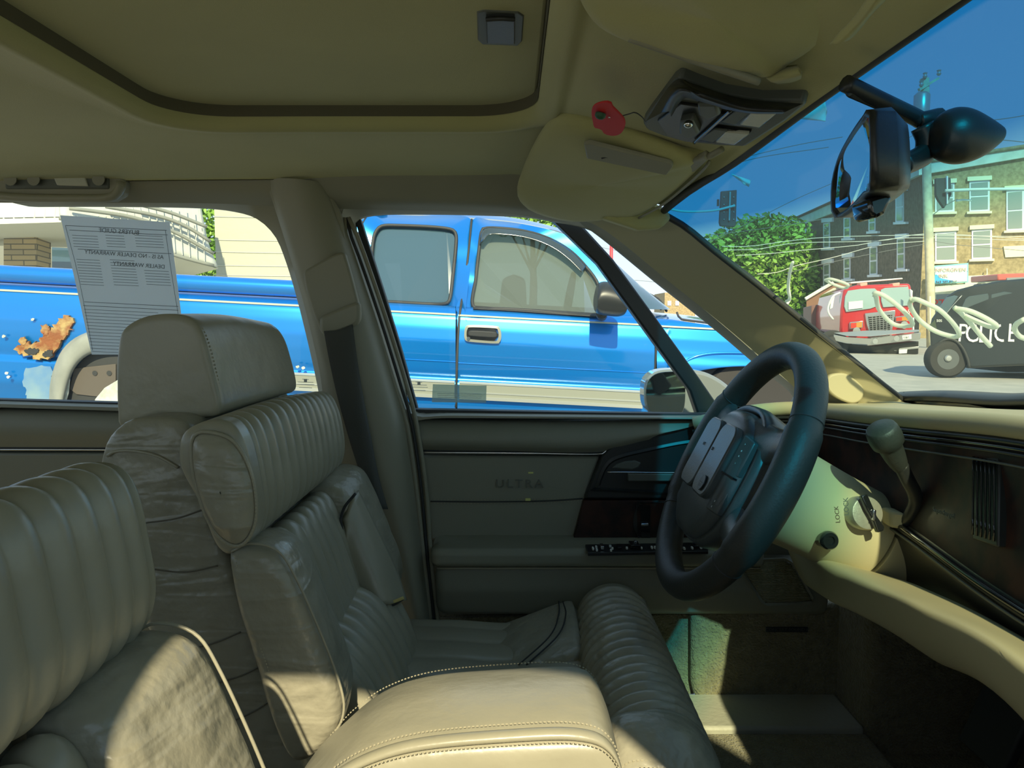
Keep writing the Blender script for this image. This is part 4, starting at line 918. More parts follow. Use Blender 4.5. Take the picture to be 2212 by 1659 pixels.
tube('arch_line',[P(x,y,4.185) for x,y in ((1455,808),(1475,785),(1510,768),(1560,762),(1640,764),(1720,775))],.008,BLU,fen_,n=30)
b=B(); b.lathe([(.0,0),(.40,0),(.44,.02),(.44,.25)],P(1650,895,4.25),(0,1,0),48); b.mb('wheel_well',RUB,tk,True)
def wheel(c,par,R=.39):
    b=B(); b.lathe([(R*.62,-.02),(R*.72,-.03),(R*.93,-.02),(R,.02),(R,.2),(R*.6,.22)],c,(0,1,0),48); t=b.mb('tire',TIRE,par,True)
    b=B(); b.lathe([(.0,.0),(R*.2,-.01),(R*.25,.03),(R*.5,.05),(R*.6,-.01),(R*.64,0)],c,(0,1,0),48); r=b.mb('rim',ALU,t,True)
    for k in range(6):
        a=k*PI/3; b=B(); b.box(c+V((R*.38*math.cos(a),.015,R*.38*math.sin(a))),(R*.46,.05,R*.13),Matrix.Rotation(-a,3,'Y')); b.mb('spoke',ALU,r,bevel=.008)
wheel(P(1640,905,4.24),tk,.37); wheel(P(262,905,4.26),tk,.37)
# rear arch, flare and rust
fl_o=[(106,870),(108,830),(118,790),(135,755),(165,728),(205,714),(260,712),(330,722),(380,750),(415,800),(425,870)]
fl_i=[(138,880),(146,840),(160,800),(180,775),(205,762),(240,757),(300,762),(345,785),(372,820),(385,870)]
loft('wheel_flare',[[P(x,y,4.185) for x,y in fl_o],[P(x+(265-x)*.08,y+6,4.12) for x,y in fl_o],[P(x-(265-x)*.04,y-4,4.12) for x,y in fl_i],[P(x,y,4.2) for x,y in fl_i]],PRIM,tk,n=40,mm=14)
b=B(); b.slab([P(x,y,4.188) for x,y in [(138,900)]+fl_i+[(385,900)]],.02); ww=b.mb('wheel_well',RUB,tk)
slab('inner_panel',[P(x,y,4.180) for x,y in ((160,796),(250,786),(250,850),(235,860),(165,852),(150,840))],.006,mat('well_grey',(.10,.085,.07),.8),ww,.002)
for x,y in ((205,806),(236,806)):
    b=B(); b.lathe([(0,-.004),(.012,-.003),(.014,.002)],P(x,y,4.178),(0,-1,0),12); b.mb('bolt_hole',RUB,ww,True)
MUD=mat('mud_flap',(.55,.58,.52),.8,noise_col=(20,(.4,.42,.36),.4,.6))
slab('mud_flap',[P(x,y,4.15) for x,y in ((150,818),(140,845),(128,872),(140,872),(147,850))],.01,MUD,tk,.002)
slab('spare_liner',[P(x,y,4.10) for x,y in ((205,862),(225,838),(255,820),(290,812),(290,872),(202,872))],.02,MUD,tk,.004)
def blob(name,pts,y,th,m,par,jit=6,n=70,seed=1):
    random.seed(seed); C_=crv([V((a,c,0)) for a,c in pts],n,True)
    C_=[p+V((random.uniform(-jit,jit),random.uniform(-jit,jit),0)) for p in C_]
    return slab(name,[P(p.x,p.y,y) for p in C_],th,m,par,0)
rs1=blob('rust_patch',[(32,752),(50,742),(80,740),(100,720),(118,700),(128,686),(150,683),(160,694),(150,715),(132,735),(120,752),(112,772),(95,776),(60,770),(42,764)],4.176,.02,RUST,bed,5)
blob('rust_spot',[(88,706),(100,702),(108,712),(100,722),(90,720)],4.174,.01,RUST,bed,3,30,2); blob('rust_spot',[(40,736),(50,728),(56,738),(46,746)],4.174,.01,RUST,bed,2,24,3)
blob('rust_hole',[(52,758),(66,752),(84,756),(72,766),(58,764)],4.170,.01,RUB,rs1,1.5,30,4); blob('rust_hole',[(92,762),(106,756),(113,760),(110,770),(94,770)],4.170,.01,RUB,rs1,1.5,30,5)
blob('bare_patch',[(50,800),(108,795),(108,870),(60,870),(56,840)],4.196,.01,mat('faded_paint',(.22,.33,.36),.6,noise_col=(6,(.05,.18,.42),.3,.7)),bed,4,40,6)
for k,(x,y) in enumerate(((14,806),(18,814),(8,726),(70,690),(643,792),(655,795))): blob('paint_chip',[(x-3,y-2),(x+3,y-2),(x+3,y+2),(x-3,y+3)],4.175,.004,MUD,bed,1,12,10+k)
# pinstripe and mouldings
def strip(name,x0,x1,qa,qb,m,par,dy=-.006,n=30,th=.01):
    t=[TP(x0+(x1-x0)*i/(n-1),q2p(x0+(x1-x0)*i/(n-1),qa),dy) for i in range(n)]; u=[TP(x0+(x1-x0)*i/(n-1),q2p(x0+(x1-x0)*i/(n-1),qb),dy) for i in range(n)]
    b=B(); b.slab(t+u[::-1],th) if False else b.grid([t,u]+[[p+V((0,th,0)) for p in u],[p+V((0,th,0)) for p in t],t]); return b.mb(name,m,par)
strip('pinstripe',-420,752,682,686,CREAM,bed); strip('pinstripe',760,984,684,687.5,CREAM,cl); strip('pinstripe',990,1414,685,688.5,CREAM,dr); strip('pinstripe',1421,1740,686,689.5,CREAM,fen_,-.01)
for (x0,x1,par) in ((450,752,bed),(762,982,cl),(992,1388,dr)):
    strip('side_moulding',x0,x1,832,868,TRIMS,par,-.028,th=.03)
    strip('moulding_highlight',x0,x1,829,834,SILV,par,-.032,th=.006); strip('moulding_line',x0,x1,851,854,SILV,par,-.031,th=.006); strip('moulding_line',x0,x1,861,868,SILV,par,-.033,th=.008)
strip('body_crease',760,984,788,789.2,BLU,cl,-.004); strip('body_crease',990,1414,790,791.2,BLU,dr,-.004)
# cab greenhouse : frames around the two side windows
ro=lambda px:q2p(px,478+max(0,(px-1120))**2*.00062)
go=[(742,560),(752,520),(772,486),(790,470),(830,464),(900,466),(1016,472),(1016,560),(1004,680),(1000,690),(860,682),(746,676)]
gi=[(803,560),(806,520),(812,500),(826,488),(860,487),(930,490),(972,495),(984,504),(985,530),(978,600),(972,645),(962,656),(930,657),(860,653),(815,650),(803,640)]
cf=ring('cab_corner',[TP(a,c) for a,c in go],[TP(a,c,.012) for a,c in gi],BLU,tk,th=.06,n=100)
fo2=[(1022,474),(1060,476),(1110,481),(1160,490),(1200,500),(1240,515),(1275,540),(1310,572),(1345,608),(1375,642),(1395,668),(1402,700),(1300,694),(1150,687),(994,680),(1004,620),(1014,545)]
fi2=[(1040,502),(1050,493),(1090,494),(1130,499),(1172,510),(1205,525),(1235,545),(1262,572),(1288,606),(1298,640),(1296,676),(1240,680),(1150,671),(1080,667),(1023,663),(1028,600),(1034,545)]
df=ring('door_frame',[TP(a,c) for a,c in fo2],[TP(a,c,.012) for a,c in fi2],BLU,tk,th=.06,n=120)
slab('rear_side_glass',crv([TP(a,c,.02) for a,c in gi],60,True),.01,TGL,tk,0)
FGL=glass('pickup_glass',(.42,.5,.46),1.2,.38,(.42,.47,.40))
slab('door_glass',crv([TP(a,c,.02) for a,c in fi2],80,True),.006,FGL,tk,0)
tube('window_gasket',[TP(a,c,-.002) for a,c in gi],.010,RUB,cf,closed=True,n=90,seg=8)
tube('window_gasket',[TP(a,c,-.002) for a,c in fi2],.010,RUB,df,closed=True,n=90,seg=8)
tube('door_gap',[TP(x,y,-.001) for x,y in ((1019,474),(1012,545),(1003,620),(993,680),(988,760),(986,830),(985,880))],.007,RUB,df,n=30,seg=6)
tube('cab_gap',[TP(x,y,-.001) for x,y in ((790,470),(776,500),(765,540),(757,600),(754,700),(756,880))],.006,RUB,cf,n=30,seg=6)
tube('fender_gap',[TP(x,y,-.001) for x,y in ((1402,690),(1414,720),(1417,760),(1413,820),(1410,880))],.007,RUB,fen_,n=20,seg=6)
loft('rain_visor',[[TP(a,c,-.012) for a,c in ((1036,530),(1040,502),(1052,492),(1092,494),(1134,499),(1175,510),(1210,526),(1240,548),(1266,575))],[TP(a,c,-.05) for a,c in ((1044,520),(1050,512),(1060,506),(1092,507),(1130,512),(1168,523),(1200,539),(1230,562),(1256,588))]],mat('smoke_visor',(.03,.04,.035),.15,coat=1),df,n=50,mm=6,thick=.004)
loft('belt_strip',[[TP(a,c,-.012) for a,c in ((1022,661),(1100,665),(1200,671),(1300,678))],[TP(a,c,-.02) for a,c in ((1022,667),(1100,671),(1200,678),(1300,685))]],RUB,df,n=20,mm=4,thick=.004)
# roof, windshield, far body
loft('roof',[[TP(a,c-1) for a,c in ((742,520),(772,486),(800,468),(900,465),(1016,471),(1110,480),(1200,499),(1245,517))],[P(a,c-6,4.85) for a,c in ((760,515),(785,484),(815,466),(900,462),(1016,468),(1110,477),(1195,496),(1240,512))],[P(a,c-2,5.8) for a,c in ((775,530),(790,496),(825,482),(900,480),(1016,484),(1110,492),(1190,508),(1230,520))]],BLU,tk,n=50,mm=16)
loft('windshield',[[P(a,c,4.5) for a,c in ((1242,516),(1300,560),(1360,620),(1400,668))],[P(a,c,4.7) for a,c in ((1250,514),(1320,560),(1385,618),(1448,668))],[P(a,c,5.8) for a,c in ((1236,525),(1300,568),(1350,622),(1400,660))]],TGL,tk,n=20,mm=12)
slab('interior_far_door',[P(a,c,5.9) for a,c in ((780,640),(1340,668),(1400,760),(770,760))],.05,mat('pickup_inside',(.2,.2,.18),.8),tk,.01)
tube('steering_wheel_rim',[P(1228,650,4.9)+V((.03*math.cos(q),.18*math.sin(q)*1,.17*math.cos(q)+.0)) for q in [2*PI*j/20 for j in range(20)]],.014,RUB,tk,closed=True,n=40)
slab('front_bench_back',[P(a,c,4.75) for a,c in ((1085,600),(1110,592),(1135,600),(1140,690),(1075,690))],.8,PRIM,tk,.03)
b=B(); b.bb(P(-420,780,4.55),V((P(1700,700,4.5).x,5.95,-.9))); b.mb('chassis',RUB,tk)
# door handle
hb_=ring('handle_surround',L(4.172,[(1003,718),(1005,708),(1014,702),(1070,704),(1080,710),(1083,725),(1080,738),(1070,742),(1014,738),(1004,732)]),L(4.168,[(1008,718),(1010,711),(1017,707),(1068,709),(1075,713),(1077,724),(1075,733),(1067,737),(1018,733),(1009,729)]),TRIMS,dr,th=.03,n=50)
slab('handle_cup',L(4.175,[(1008,710),(1017,706),(1068,709),(1077,724),(1067,737),(1018,734),(1008,728)]),.01,BLKG,hb_,.002)
slab('handle_grip',crv(L(4.150,[(1012,716),(1020,714),(1068,717),(1073,722),(1068,729),(1020,726),(1012,724)]),30,True),.02,BLK,hb_,.004)
b=B(); b.lathe([(0,-.004),(.008,-.003),(.009,.004)],P(1012,731,4.166),(0,-1,0),16); b.mb('lock_cylinder',CHR,hb_,True)
# mirror
lo=[]
for x,y0,y1 in ((1286,632,672),(1292,612,678),(1310,608,682),(1335,618,684),(1350,640,680)):
    c=P(x,(y0+y1)/2,3.98); r=(P(x,y0,3.98)-P(x,y1,3.98)).length/2; lo.append([c+V((0,.11*math.cos(q),r*math.sin(q))) for q in [2*PI*j/16 for j in range(16)]])
sweep('door_mirror',lo,BLK,tk,n=30,ns=20,r0=.01,r1=.02)
tube('mirror_stalk',[P(1300,676,4.05),P(1300,682,4.2)],.03,BLK,tk,n=4)
tube('wiper',[P(1392,630,4.9),P(1410,645,4.9),P(1428,668,4.8)],.008,RUB,tk,n=10); tube('wiper',[P(1400,634,5.1),P(1424,648,5.0),P(1440,672,4.9)],.008,RUB,tk,n=10)
nx=P(1788,760,4.36).x; hz=P(1740,q2p(1740,fenq(1740)),4.36).z
b=B(); b.bb((nx-.10,4.34,-.62),(nx+.02,5.98,hz-.03)); nose=b.mb('nose_panel',BLU,tk,bevel=.04)
b=B(); b.bb((nx+.01,4.62,-.45),(nx+.06,5.70,hz-.12)); b.mb('front_grille',BLKG,nose,bevel=.02)
for y0 in (4.38,5.74): b=B(); b.bb((nx+.0,y0,-.32),(nx+.05,y0+.20,hz-.12)); b.mb('headlamp',LENS,nose,bevel=.02)
b=B(); b.bb((nx-.02,4.30,-.80),(nx+.14,6.02,-.56)); b.mb('front_bumper',ALU,tk,bevel=.04)
# ---------- own door mirror
om=thing('door_mirror','rounded exterior mirror of the car seen through the driver window','door mirror',P(1450,850,1.72))
slab('mirror_shell',crv(L(1.74,[(1392,850),(1396,822),(1418,803),(1460,798),(1520,803),(1570,830),(1600,868),(1598,900),(1500,900),(1415,896),(1396,880)]),50,True),.07,PLT if False else mat('mirror_shell_paint',(.16,.19,.18),.3,coat=1),om,.008)
slab('mirror_pane',crv(L(1.735,[(1395,850),(1399,824),(1420,806),(1458,802),(1478,803),(1474,892),(1415,892),(1399,878)]),40,True),.004,mat('dark_mirror',(.30,.31,.27),.05,1),om,.001)
# ---------- buildings at the left
GRAV=mat('soffit',(.62,.62,.52),.8)
hs_=thing('roadside_house','low house with white metal mansard roof, stone pillar and deep eaves','house',P(100,640,16))
SHK=mat('metal_shake',(.52,.54,.48),.5)
def rp_(a,c,Y): return P(a,c,Y)
# hip roof: left face and right (receding) face with courses
rtop=[(-200,380),(120,385),(300,395),(400,420)]
b=B(); 
lf=slab('roof_front',[P(-200,380,15.2),P(124,385,15.2),P(130,468,14.0),P(-200,474,14.0)],.3,SHK,hs_,0)
b=B()
for x in range(-190,128,22):
    b.tube([P(x,474 if x<60 else 470,13.98),P(x+4,430,14.55),P(x+6,385,15.15)],.015,5)
b.mb('roof_seams',GRAV,lf)
YR=lambda a:14.0+(a-130)/340*1.7
loft('roof_side',[[P(a,c,YR(a)+.5) for a,c in ((126,372),(240,380),(360,392),(430,430))],[P(a,c,YR(a)+.2) for a,c in ((128,420),(240,440),(370,470),(448,520))],[P(a,c,YR(a)) for a,c in ((130,468),(250,508),(380,550),(470,578))]],SHK,hs_,n=24,mm=12,thick=.05)
for k,cc_ in enumerate([((150,450),(215,458),(288,470),(370,498),(462,548)),((228,446),(338,466),(400,488),(455,522)),((293,440),(370,460),(447,490)),((128,470),(250,510),(380,552),(462,574))]):
    tube('shake_course',[P(a,c,YR(a)-.06) for a,c in cc_],.035,mat('course_shadow_gap',(.25,.26,.22),.8) if k==0 else MATS['course_shadow_gap'],hs_,n=16,seg=6)
b=B()
for x in range(150,450,16):
    y0=446; y1=468+(x-130)*.32; b.tube([P(x-8,y0,YR(x)+.12),P(x,(y0+y1)/2,YR(x)+.04),P(x+4,y1,YR(x)-.04)],.008,4)
b.mb('roof_ribs',GRAV,hs_)
slab('fascia_board',[P(-200,476,13.95),P(132,470,13.95),P(132,480,13.95),P(-200,490,13.95)],.1,GRAV,hs_,0)
slab('eave_underside',[P(-200,490,14),P(132,480,14),P(180,500,15.5),P(160,534,18),P(-200,526,18)],.05,GRAV,hs_,0)
slab('eave_underside',[P(378,556,15.3),P(470,580,15.7),P(380,604,17.5)],.05,GRAV,hs_,0)
slab('house_wall',[P(-200,500,19),P(400,520,19),P(400,760,19),P(-200,760,19)],.2,mat('house_siding',(.22,.22,.18),.8),hs_,0)
slab('window',[P(112,534,18.5),P(152,536,18.5),P(160,600,18.5),P(112,600,18.5)],.05,TGL,hs_,0)
STN=mat('ledge_stone',(.42,.33,.2),.85)
nt=STN.node_tree; br=nt.nodes.new('ShaderNodeTexBrick'); tcc=nt.nodes.new('ShaderNodeTexCoord'); mp=nt.nodes.new('ShaderNodeMapping'); mp.inputs['Rotation'].default_value=(PI/2,0,0)
br.inputs['Scale'].default_value=1; br.inputs['Brick Width'].default_value=.5; br.inputs['Row Height'].default_value=.11; br.inputs['Mortar Size'].default_value=.012
br.inputs['Color1'].default_value=(.50,.38,.2,1); br.inputs['Color2'].default_value=(.36,.30,.19,1); br.inputs['Mortar'].default_value=(.16,.14,.1,1)
nt.links.new(tcc.outputs['Object'],mp.inputs[0]); nt.links.new(mp.outputs[0],br.inputs[0]); nt.links.new(br.outputs['Color'],nt.nodes['Principled BSDF'].inputs['Base Color'])
b=B(); b.prism([P(8,502,16),P(78,498,16),P(80,760,16),P(8,760,16)],[P(8,502,16.6),P(110,522,17),P(112,760,17),P(8,760,16.6)]); b.mb('stone_pillar',STN,hs_)
b=B(); b.bb(P(-60,498,16.3),P(8,760,16.5)); b.mb('stone_pillar',STN,hs_)
gr=thing('garage','cream garage wall with horizontal siding lines behind the pickup','garage',P(600,700,17))
SID=mat('siding',(.46,.46,.36),.8,bump=[(6,.5,.02)])
b=B(); a0=P(461,400,17); b.bb(V((a0.x,17,-1.15)),V((P(720,400,17).x,21,P(600,380,17).z))); gw=b.mb('siding_wall',SID,gr)
b=B()
for y0 in (470,520,546,575,596,606):
    b.tube([P(461,y0-2,16.99),P(560,y0,16.99),P(720,y0+2,16.99)],.008,4)
b.mb('siding_joints',GRAV,gw)
# ---------- trees
LEAF=mat('leaf',(.10,.26,.03),.6,noise_col=(.9,(.30,.48,.08),.35,.65)); BARK=mat('bark',(.12,.09,.06),.9)
def tree(label,clumps,trunk,seed,lsz=.35,grp=None,dens=260):
    random.seed(seed); t=thing('tree',label,'tree',trunk[0],grp)
    b=B()
    for (c,r) in clumps:
        for i in range(int(dens)):
            d=V((random.gauss(0,1),random.gauss(0,1),random.gauss(0,1))).normalized()*r*random.uniform(.55,1.05)
            p=c+V((d.x,d.y,d.z*.85)); s=lsz*random.uniform(.5,1.2)
            u=V((random.gauss(0,1),random.gauss(0,1),random.gauss(0,.6))).normalized()*s; w=V((random.gauss(0,1),random.gauss(0,1),random.gauss(0,1))); w=(w-u*w.dot(u)/u.dot(u)).normalized()*s*.5
            vs=[b.bm.verts.new(q) for q in (p-u,p-w,p+u,p+w)]; b.bm.faces.new(vs)
    me=bpy.data.meshes.new('f'); b.bm.to_mesh(me); b.bm.free(); link('foliage',me,LEAF,t,False)
    b=B(); b.tube([trunk[0],trunk[0].lerp(trunk[1],.5)+V((.1,0,0)),trunk[1]],[.35,.28,.15],8,n=3)
    for (c,r) in clumps: b.tube([trunk[0].lerp(trunk[1],.6),c],[.12,.03],6,n=2)
    b.mb('trunk',BARK,t,True); return t
def gp(px,Y): return V((P(px,690,Y).x,Y,-1.15))
Yt=70
tree('large green tree to the left of the brick building',[(P(x,y,Yt),r) for x,y,r in ((1560,545,2.2),(1610,520,2.6),(1660,515,2.6),(1700,520,2.4),(1600,575,2.8),(1650,580,3),(1700,580,3),(1720,545,2),(1670,625,2.6),(1712,620,2.4),(1630,610,2.4),(1545,560,1.6),(1690,660,2))],(gp(1680,Yt),P(1680,600,Yt)),3,.34,dens=950)
tree('green tree between the white-roofed house and the cream garage',[(P(450,470,30),.9),(P(456,520,30),.9),(P(440,560,30),.8),(P(452,600,30),1)],(gp(452,30),P(452,520,30)),4,.16,dens=500)
hg=thing('hedge','clipped green hedge behind the pickup bed beside the garage','hedge',gp(425,22))
random.seed(5); b=B()
for i in range(6000):
    x=random.uniform(370,470); p=P(x,random.uniform(582,775),random.uniform(21,22)); s=.09
    u=V((random.gauss(0,1),random.gauss(0,1),random.gauss(0,1))).normalized()*s; w=u.cross(V((random.random(),random.random(),random.random()))).normalized()*s*.6
    b.bm.faces.new([b.bm.verts.new(q) for q in (p-u,p-w,p+u,p+w)])
b.mb('foliage',LEAF,hg)
tree('distant treetops beyond the cab roof of the pickup',[(P(x,478,60),1.4) for x in (1090,1120,1150,1180,1210)],(gp(1150,60),P(1150,500,60)),6,.3,dens=240)
# ---------- brick building
BRK=mat('brick',(.42,.33,.18),.9,noise_col=(5,(.27,.21,.11),.35,.65))
nt=BRK.node_tree; pb=nt.nodes['Principled BSDF']
BRD=mat('brick_shaded',(.15,.125,.10),.9,noise_col=(4,(.09,.075,.06),.35,.65))  # same brick on the side away from the sun, shade put into its colour
CORN=mat('cornice_paint',(.80,.82,.66),.7,noise_col=(1.2,(.62,.62,.48),.4,.7)); LINT=mat('lintel',(.84,.80,.55),.8)
FRM=mat('window_frame_paint',(.72,.72,.78),.6); PANE=mat('window_pane',(.26,.30,.27),.08,coat=1)
bl=thing('brick_building','three-storey corner brick building with pale lintels and a cornice','building',V((27,60,-1.15)))
CN=V((25.4,48.4,0)); fdv=V((1,-.44,0)).normalized(); sdv=V((.085,1,0)).normalized()
fn=V((-fdv.y,fdv.x,0))*-1; sn_=V((-1,.085,0)).normalized()
TOPZ=9.7
def F_(px,py,d=0): return PN(px,py,CN+fn*d,fn)      # point on the facade
def G_(px,py,d=0): return PN(px,py,CN+sn_*d,sn_)    # point on the side wall
e1=CN+fdv*16; e2=CN+sdv*28
b=B(); b.prism([V((p.x,p.y,-1.15)) for p in (CN,e1,e1+sdv*28,e2)],[V((p.x,p.y,TOPZ)) for p in (CN,e1,e1+sdv*28,e2)])
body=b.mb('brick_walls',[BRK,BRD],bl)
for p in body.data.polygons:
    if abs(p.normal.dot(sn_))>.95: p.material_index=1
def bx_(name,pts,th,m,par): return slab(name,pts,th,m,par,0)
bx_('cornice',[F_(1985,378,.25),F_(2320,322,.25),F_(2320,300,.25),F_(1985,352,.25)],fn*-.3,CORN,bl)
bx_('cornice',[G_(1984,378,.25),G_(1984,352,.25),G_(1850,414,.25),G_(1716,474,.25),G_(1716,492,.25),G_(1850,440,.25)],sn_*-.3,CORN,bl)
tube('coping',[F_(2320,300,.3),F_(2150,326,.3),F_(1985,351,.3)],.12,BRK,bl,n=10,seg=6); tube('coping',[G_(1984,351,.3),G_(1850,412,.3),G_(1714,473,.3)],.12,BRD,bl,n=10,seg=6)
def win(fun,x0,y0,x1,y1,nrm,par,lint=True,sl=0,fw=4):
    ax=[(x0,y0-sl*0),(x1,y0-sl),(x1,y1-sl*.5),(x0,y1)]
    w=bx_('window',[fun(a,c,.06) for a,c in ax],nrm*-.12,FRM,par)
    m_=(y0+y1)/2; fw2=fw if (x1-x0)>24 else 2.2
    bx_('pane',[fun(a,c,.09) for a,c in ((x0+fw2,y0+fw),(x1-fw2,y0+fw-sl),(x1-fw2,m_-1.5-sl*.7),(x0+fw2,m_-1.5))],nrm*-.02,PANE,w)
    bx_('pane',[fun(a,c,.09) for a,c in ((x0+fw2,m_+2),(x1-fw2,m_+2-sl*.7),(x1-fw2,y1-fw-sl*.5),(x0+fw2,y1-fw))],nrm*-.02,PANE,w)
    bx_('sill',[fun(a,c,.22) for a,c in ((x0-5,y1),(x1+5,y1-sl*.5),(x1+5,y1+5-sl*.5),(x0-5,y1+5))],nrm*-.2,LINT if fun is F_ else FRM,w)
    if lint: bx_('lintel',[fun(a,c,.18) for a,c in ((x0-4,y0-10),(x1+5,y0-10-sl),(x1+5,y0-1-sl),(x0-4,y0-1))],nrm*-.16,LINT if fun is F_ else FRM,w)
for x0,y0,x1,y1 in ((2020,398,2062,458),(2094,392,2138,457),(2174,412,2212,498),(2020,502,2066,565),(2099,497,2143,560)): win(F_,x0,y0,x1,y1,fn,bl,True,3)
bx_('stucco_panel',[F_(2168,532,.1),F_(2260,528,.1),F_(2260,552,.1),F_(2172,556,.1)],fn*-.1,LINT,bl)
for x0,y0,x1,y1 in ((1734,505,1746,556),(1778,482,1792,536),(1822,470,1836,515),(1876,462,1890,500),(1934,415,1951,480),
                    (1729,590,1745,642),(1778,571,1792,618),(1822,558,1836,603),(1878,534,1894,594),(1937,516,1953,582)): win(G_,x0,y0,x1,y1,sn_,bl,True,2,3)
bx_('storefront_band',[F_(2085,596,.15),F_(2260,588,.15),F_(2260,650,.15),F_(2020,655,.15),F_(2020,630,.15),F_(2085,628,.15)],fn*-.1,CORN,bl)
bx_('storefront_awning',[F_(2020,618,1.0),F_(2085,612,1.0),F_(2085,622,1.4),F_(2020,628,1.4)],V((0,0,-.1)),GRAV,bl)
bx_('shop_window',[F_(2022,636,.2),F_(2190,630,.2),F_(2190,720,.2),F_(2022,730,.2)],fn*-.1,TGL,bl)
rt=F_(2028,657,.26); text('shop_lettering','PT',.75,rt,fdv,(0,0,1),RED,bl,.01)
# hanging sign
sg=thing('shop_sign','turquoise hanging sign with pink lettering on the corner of the brick building','sign',F_(2055,590,1.2))
TUR=mat('sign_turquoise',(.25,.66,.62),.6); SGW=mat('sign_face',(.66,.85,.74),.6); SGB=mat('sign_blue',(.05,.40,.75),.6); SGP=mat('sign_pink',(.80,.42,.38),.6)
bx_('sign_frame',[F_(2018,574,1.2),F_(2092,568,1.2),F_(2092,610,1.2),F_(2018,614,1.2)],fn*-.2,TUR,sg)
bx_('sign_panel',[F_(2020,577,1.24),F_(2089,571.5,1.24),F_(2089,608,1.24),F_(2020,611,1.24)],fn*-.02,SGW,sg)
bx_('sign_wave',crv([F_(2020,594,1.27),F_(2025,594,1.27),F_(2030,600,1.27),F_(2046,604,1.27),F_(2060,607,1.27),F_(2050,610,1.27),F_(2020,611,1.27)],30,True),fn*-.01,SGB,sg)
text('sign_lettering','UNFORGIVEN',.30,F_(2050,583,1.30),fdv,(0,0,1),SGP,sg,.01,sx=.95)
text('sign_lettering','INK',.30,F_(2038,596,1.30),fdv,(0,0,1),SGP,sg,.01); text('sign_lettering','563 202 9767',.2,F_(2044,609,1.30),fdv,(0,0,1),INK,sg,.01)
tube('sign_bracket',[F_(2085,587,.2),F_(2088,587,1.2)],.05,RUB,sg,n=4)
wl=thing('wall_lamp','small gooseneck lamp on the shopfront band right of the hanging sign','lamp',F_(2130,600,.3))
b=B(); b.lathe([(.12,0),(.32,-.25),(.30,-.28)],F_(2127,600,.5),(0,0,1),14); b.mb('lamp_shade',GRAV,wl,True); tube('lamp_arm',[F_(2132,580,.3),F_(2132,594,.5),F_(2127,599,.5)],.03,GRAV,wl,n=6)
# low stone/brick annexe and far building
an=thing('distant_building','small tan brick building far off above the pickup hood','building',gp(1455,110))
b=B(); b.bb(P(1436,632,110),P(1474,720,118)); aw=b.mb('brick_walls',BRK,an)
for x in (1446,1463): bx_('window',[P(x-4,650,109.9),P(x+4,650,109.9),P(x+4,660,109.9),P(x-4,660,109.9)],.05,FRM,aw)
rl=thing('red_pole','tall thin red pole standing beyond the pickup windshield','pole',gp(1320,40))
tube('pole_shaft',[gp(1320,40),P(1320,600,40),P(1321,505,40)],.09,mat('red_paint',(.6,.05,.06),.5),rl,n=4)
shd=thing('brick_shed','low dark brick outbuilding with sloped roof beside the fire engine','building',gp(1760,38))
b=B(); b.prism([P(1742,645,36),P(1800,612,36),P(1840,610,36),P(1840,760,36),P(1742,760,36)],[P(1742,645,42),P(1800,612,42),P(1840,610,42),P(1840,745,42),P(1742,745,42)]); b.mb('brick_walls',mat('shed_brick',(.22,.12,.08),.9),shd)
b=B(); b.tube([P(1740,646,35.9),P(1770,628,35.9),P(1800,611,35.9)],.08,6); b.mb('roof_edge',CORN,shd)
# ---------- fire engine
FR=paint('engine_red',(.62,.03,.035)); FCH=mat('engine_chrome',(.6,.6,.58),.25,.9)
fe=thing('fire_engine','red fire engine with chrome grille, front bumper and roof light bar','fire engine',gp(1890,27))
YF=26.0
def f(px,py,d=0): 
    return P(px,py,YF+d+ (1985-px)*.006)
b=B(); b.prism([f(1816,668),f(1822,625),f(1850,616),f(1965,612),f(1972,640),f(1974,730),f(1830,738),f(1814,716)],[f(1762,676,5),f(1770,640,5),f(1800,622,5),f(1962,620,5),f(1966,640,5),f(1968,715,5),f(1770,715,5),f(1762,706,5)]); cab=b.mb('cab_body',FR,fe,bevel=.08)
b=B(); b.prism([f(1752,660,5),f(1900,640,5),f(1900,720,5),f(1752,716,5)],[f(1735,664,9),f(1900,645,9),f(1900,712,9),f(1735,708,9)]); b.mb('equipment_body',mat('engine_side',(.20,.10,.08),.6),fe,bevel=.05)
FG=mat('engine_glass',(.30,.42,.42),.08,coat=1)
for q in ([(1826,640),(1832,628),(1860,624),(1890,623),(1897,630),(1898,660),(1880,667),(1828,674),(1824,662)],[(1903,626),(1912,622),(1962,619),(1966,640),(1964,660),(1908,664),(1904,650)]): slab('windshield_pane',[f(a,c,-.06) for a,c in q],.04,FG,cab,.01)
slab('side_glass',[f(1815,640,.3),f(1822,630,.1),f(1820,674,.1),f(1813,676,.4)],.05,FG,cab,0)
slab('notice_card',[f(1833,652,-.1),f(1864,649,-.1),f(1864,665,-.1),f(1833,669,-.1)],.02,WHT,cab,0)
gx=slab('grille_surround',[f(1869,677,-.1),f(1934,670,-.1),f(1934,678,-.1),f(1926,722,-.1),f(1880,726,-.1),f(1872,700,-.1)],.08,FCH,fe,.01)
slab('grille_mesh',[f(1876,683,-.13),f(1928,678,-.13),f(1922,719,-.13),f(1882,722,-.13)],.04,RUB,gx,0)
b=B()
for k in range(9): b.tube([f(1876+k*.6,684+k*4.4,-.16),f(1928-k*.6,679+k*4.4,-.16)],.02,5)
for k in range(6): b.tube([f(1884+k*8,682-k*.5,-.16),f(1886+k*7.4,720,-.16)],.02,5)
b.mb('grille_bars',FCH,gx)
slab('bumper',[f(1800,722,-.5),f(1830,728,-.7),f(1880,731,-.8),f(1990,718,-.6),f(1988,733,-.6),f(1890,745,-.8),f(1830,742,-.7),f(1802,736,-.5)],.5,FCH,fe,.02)
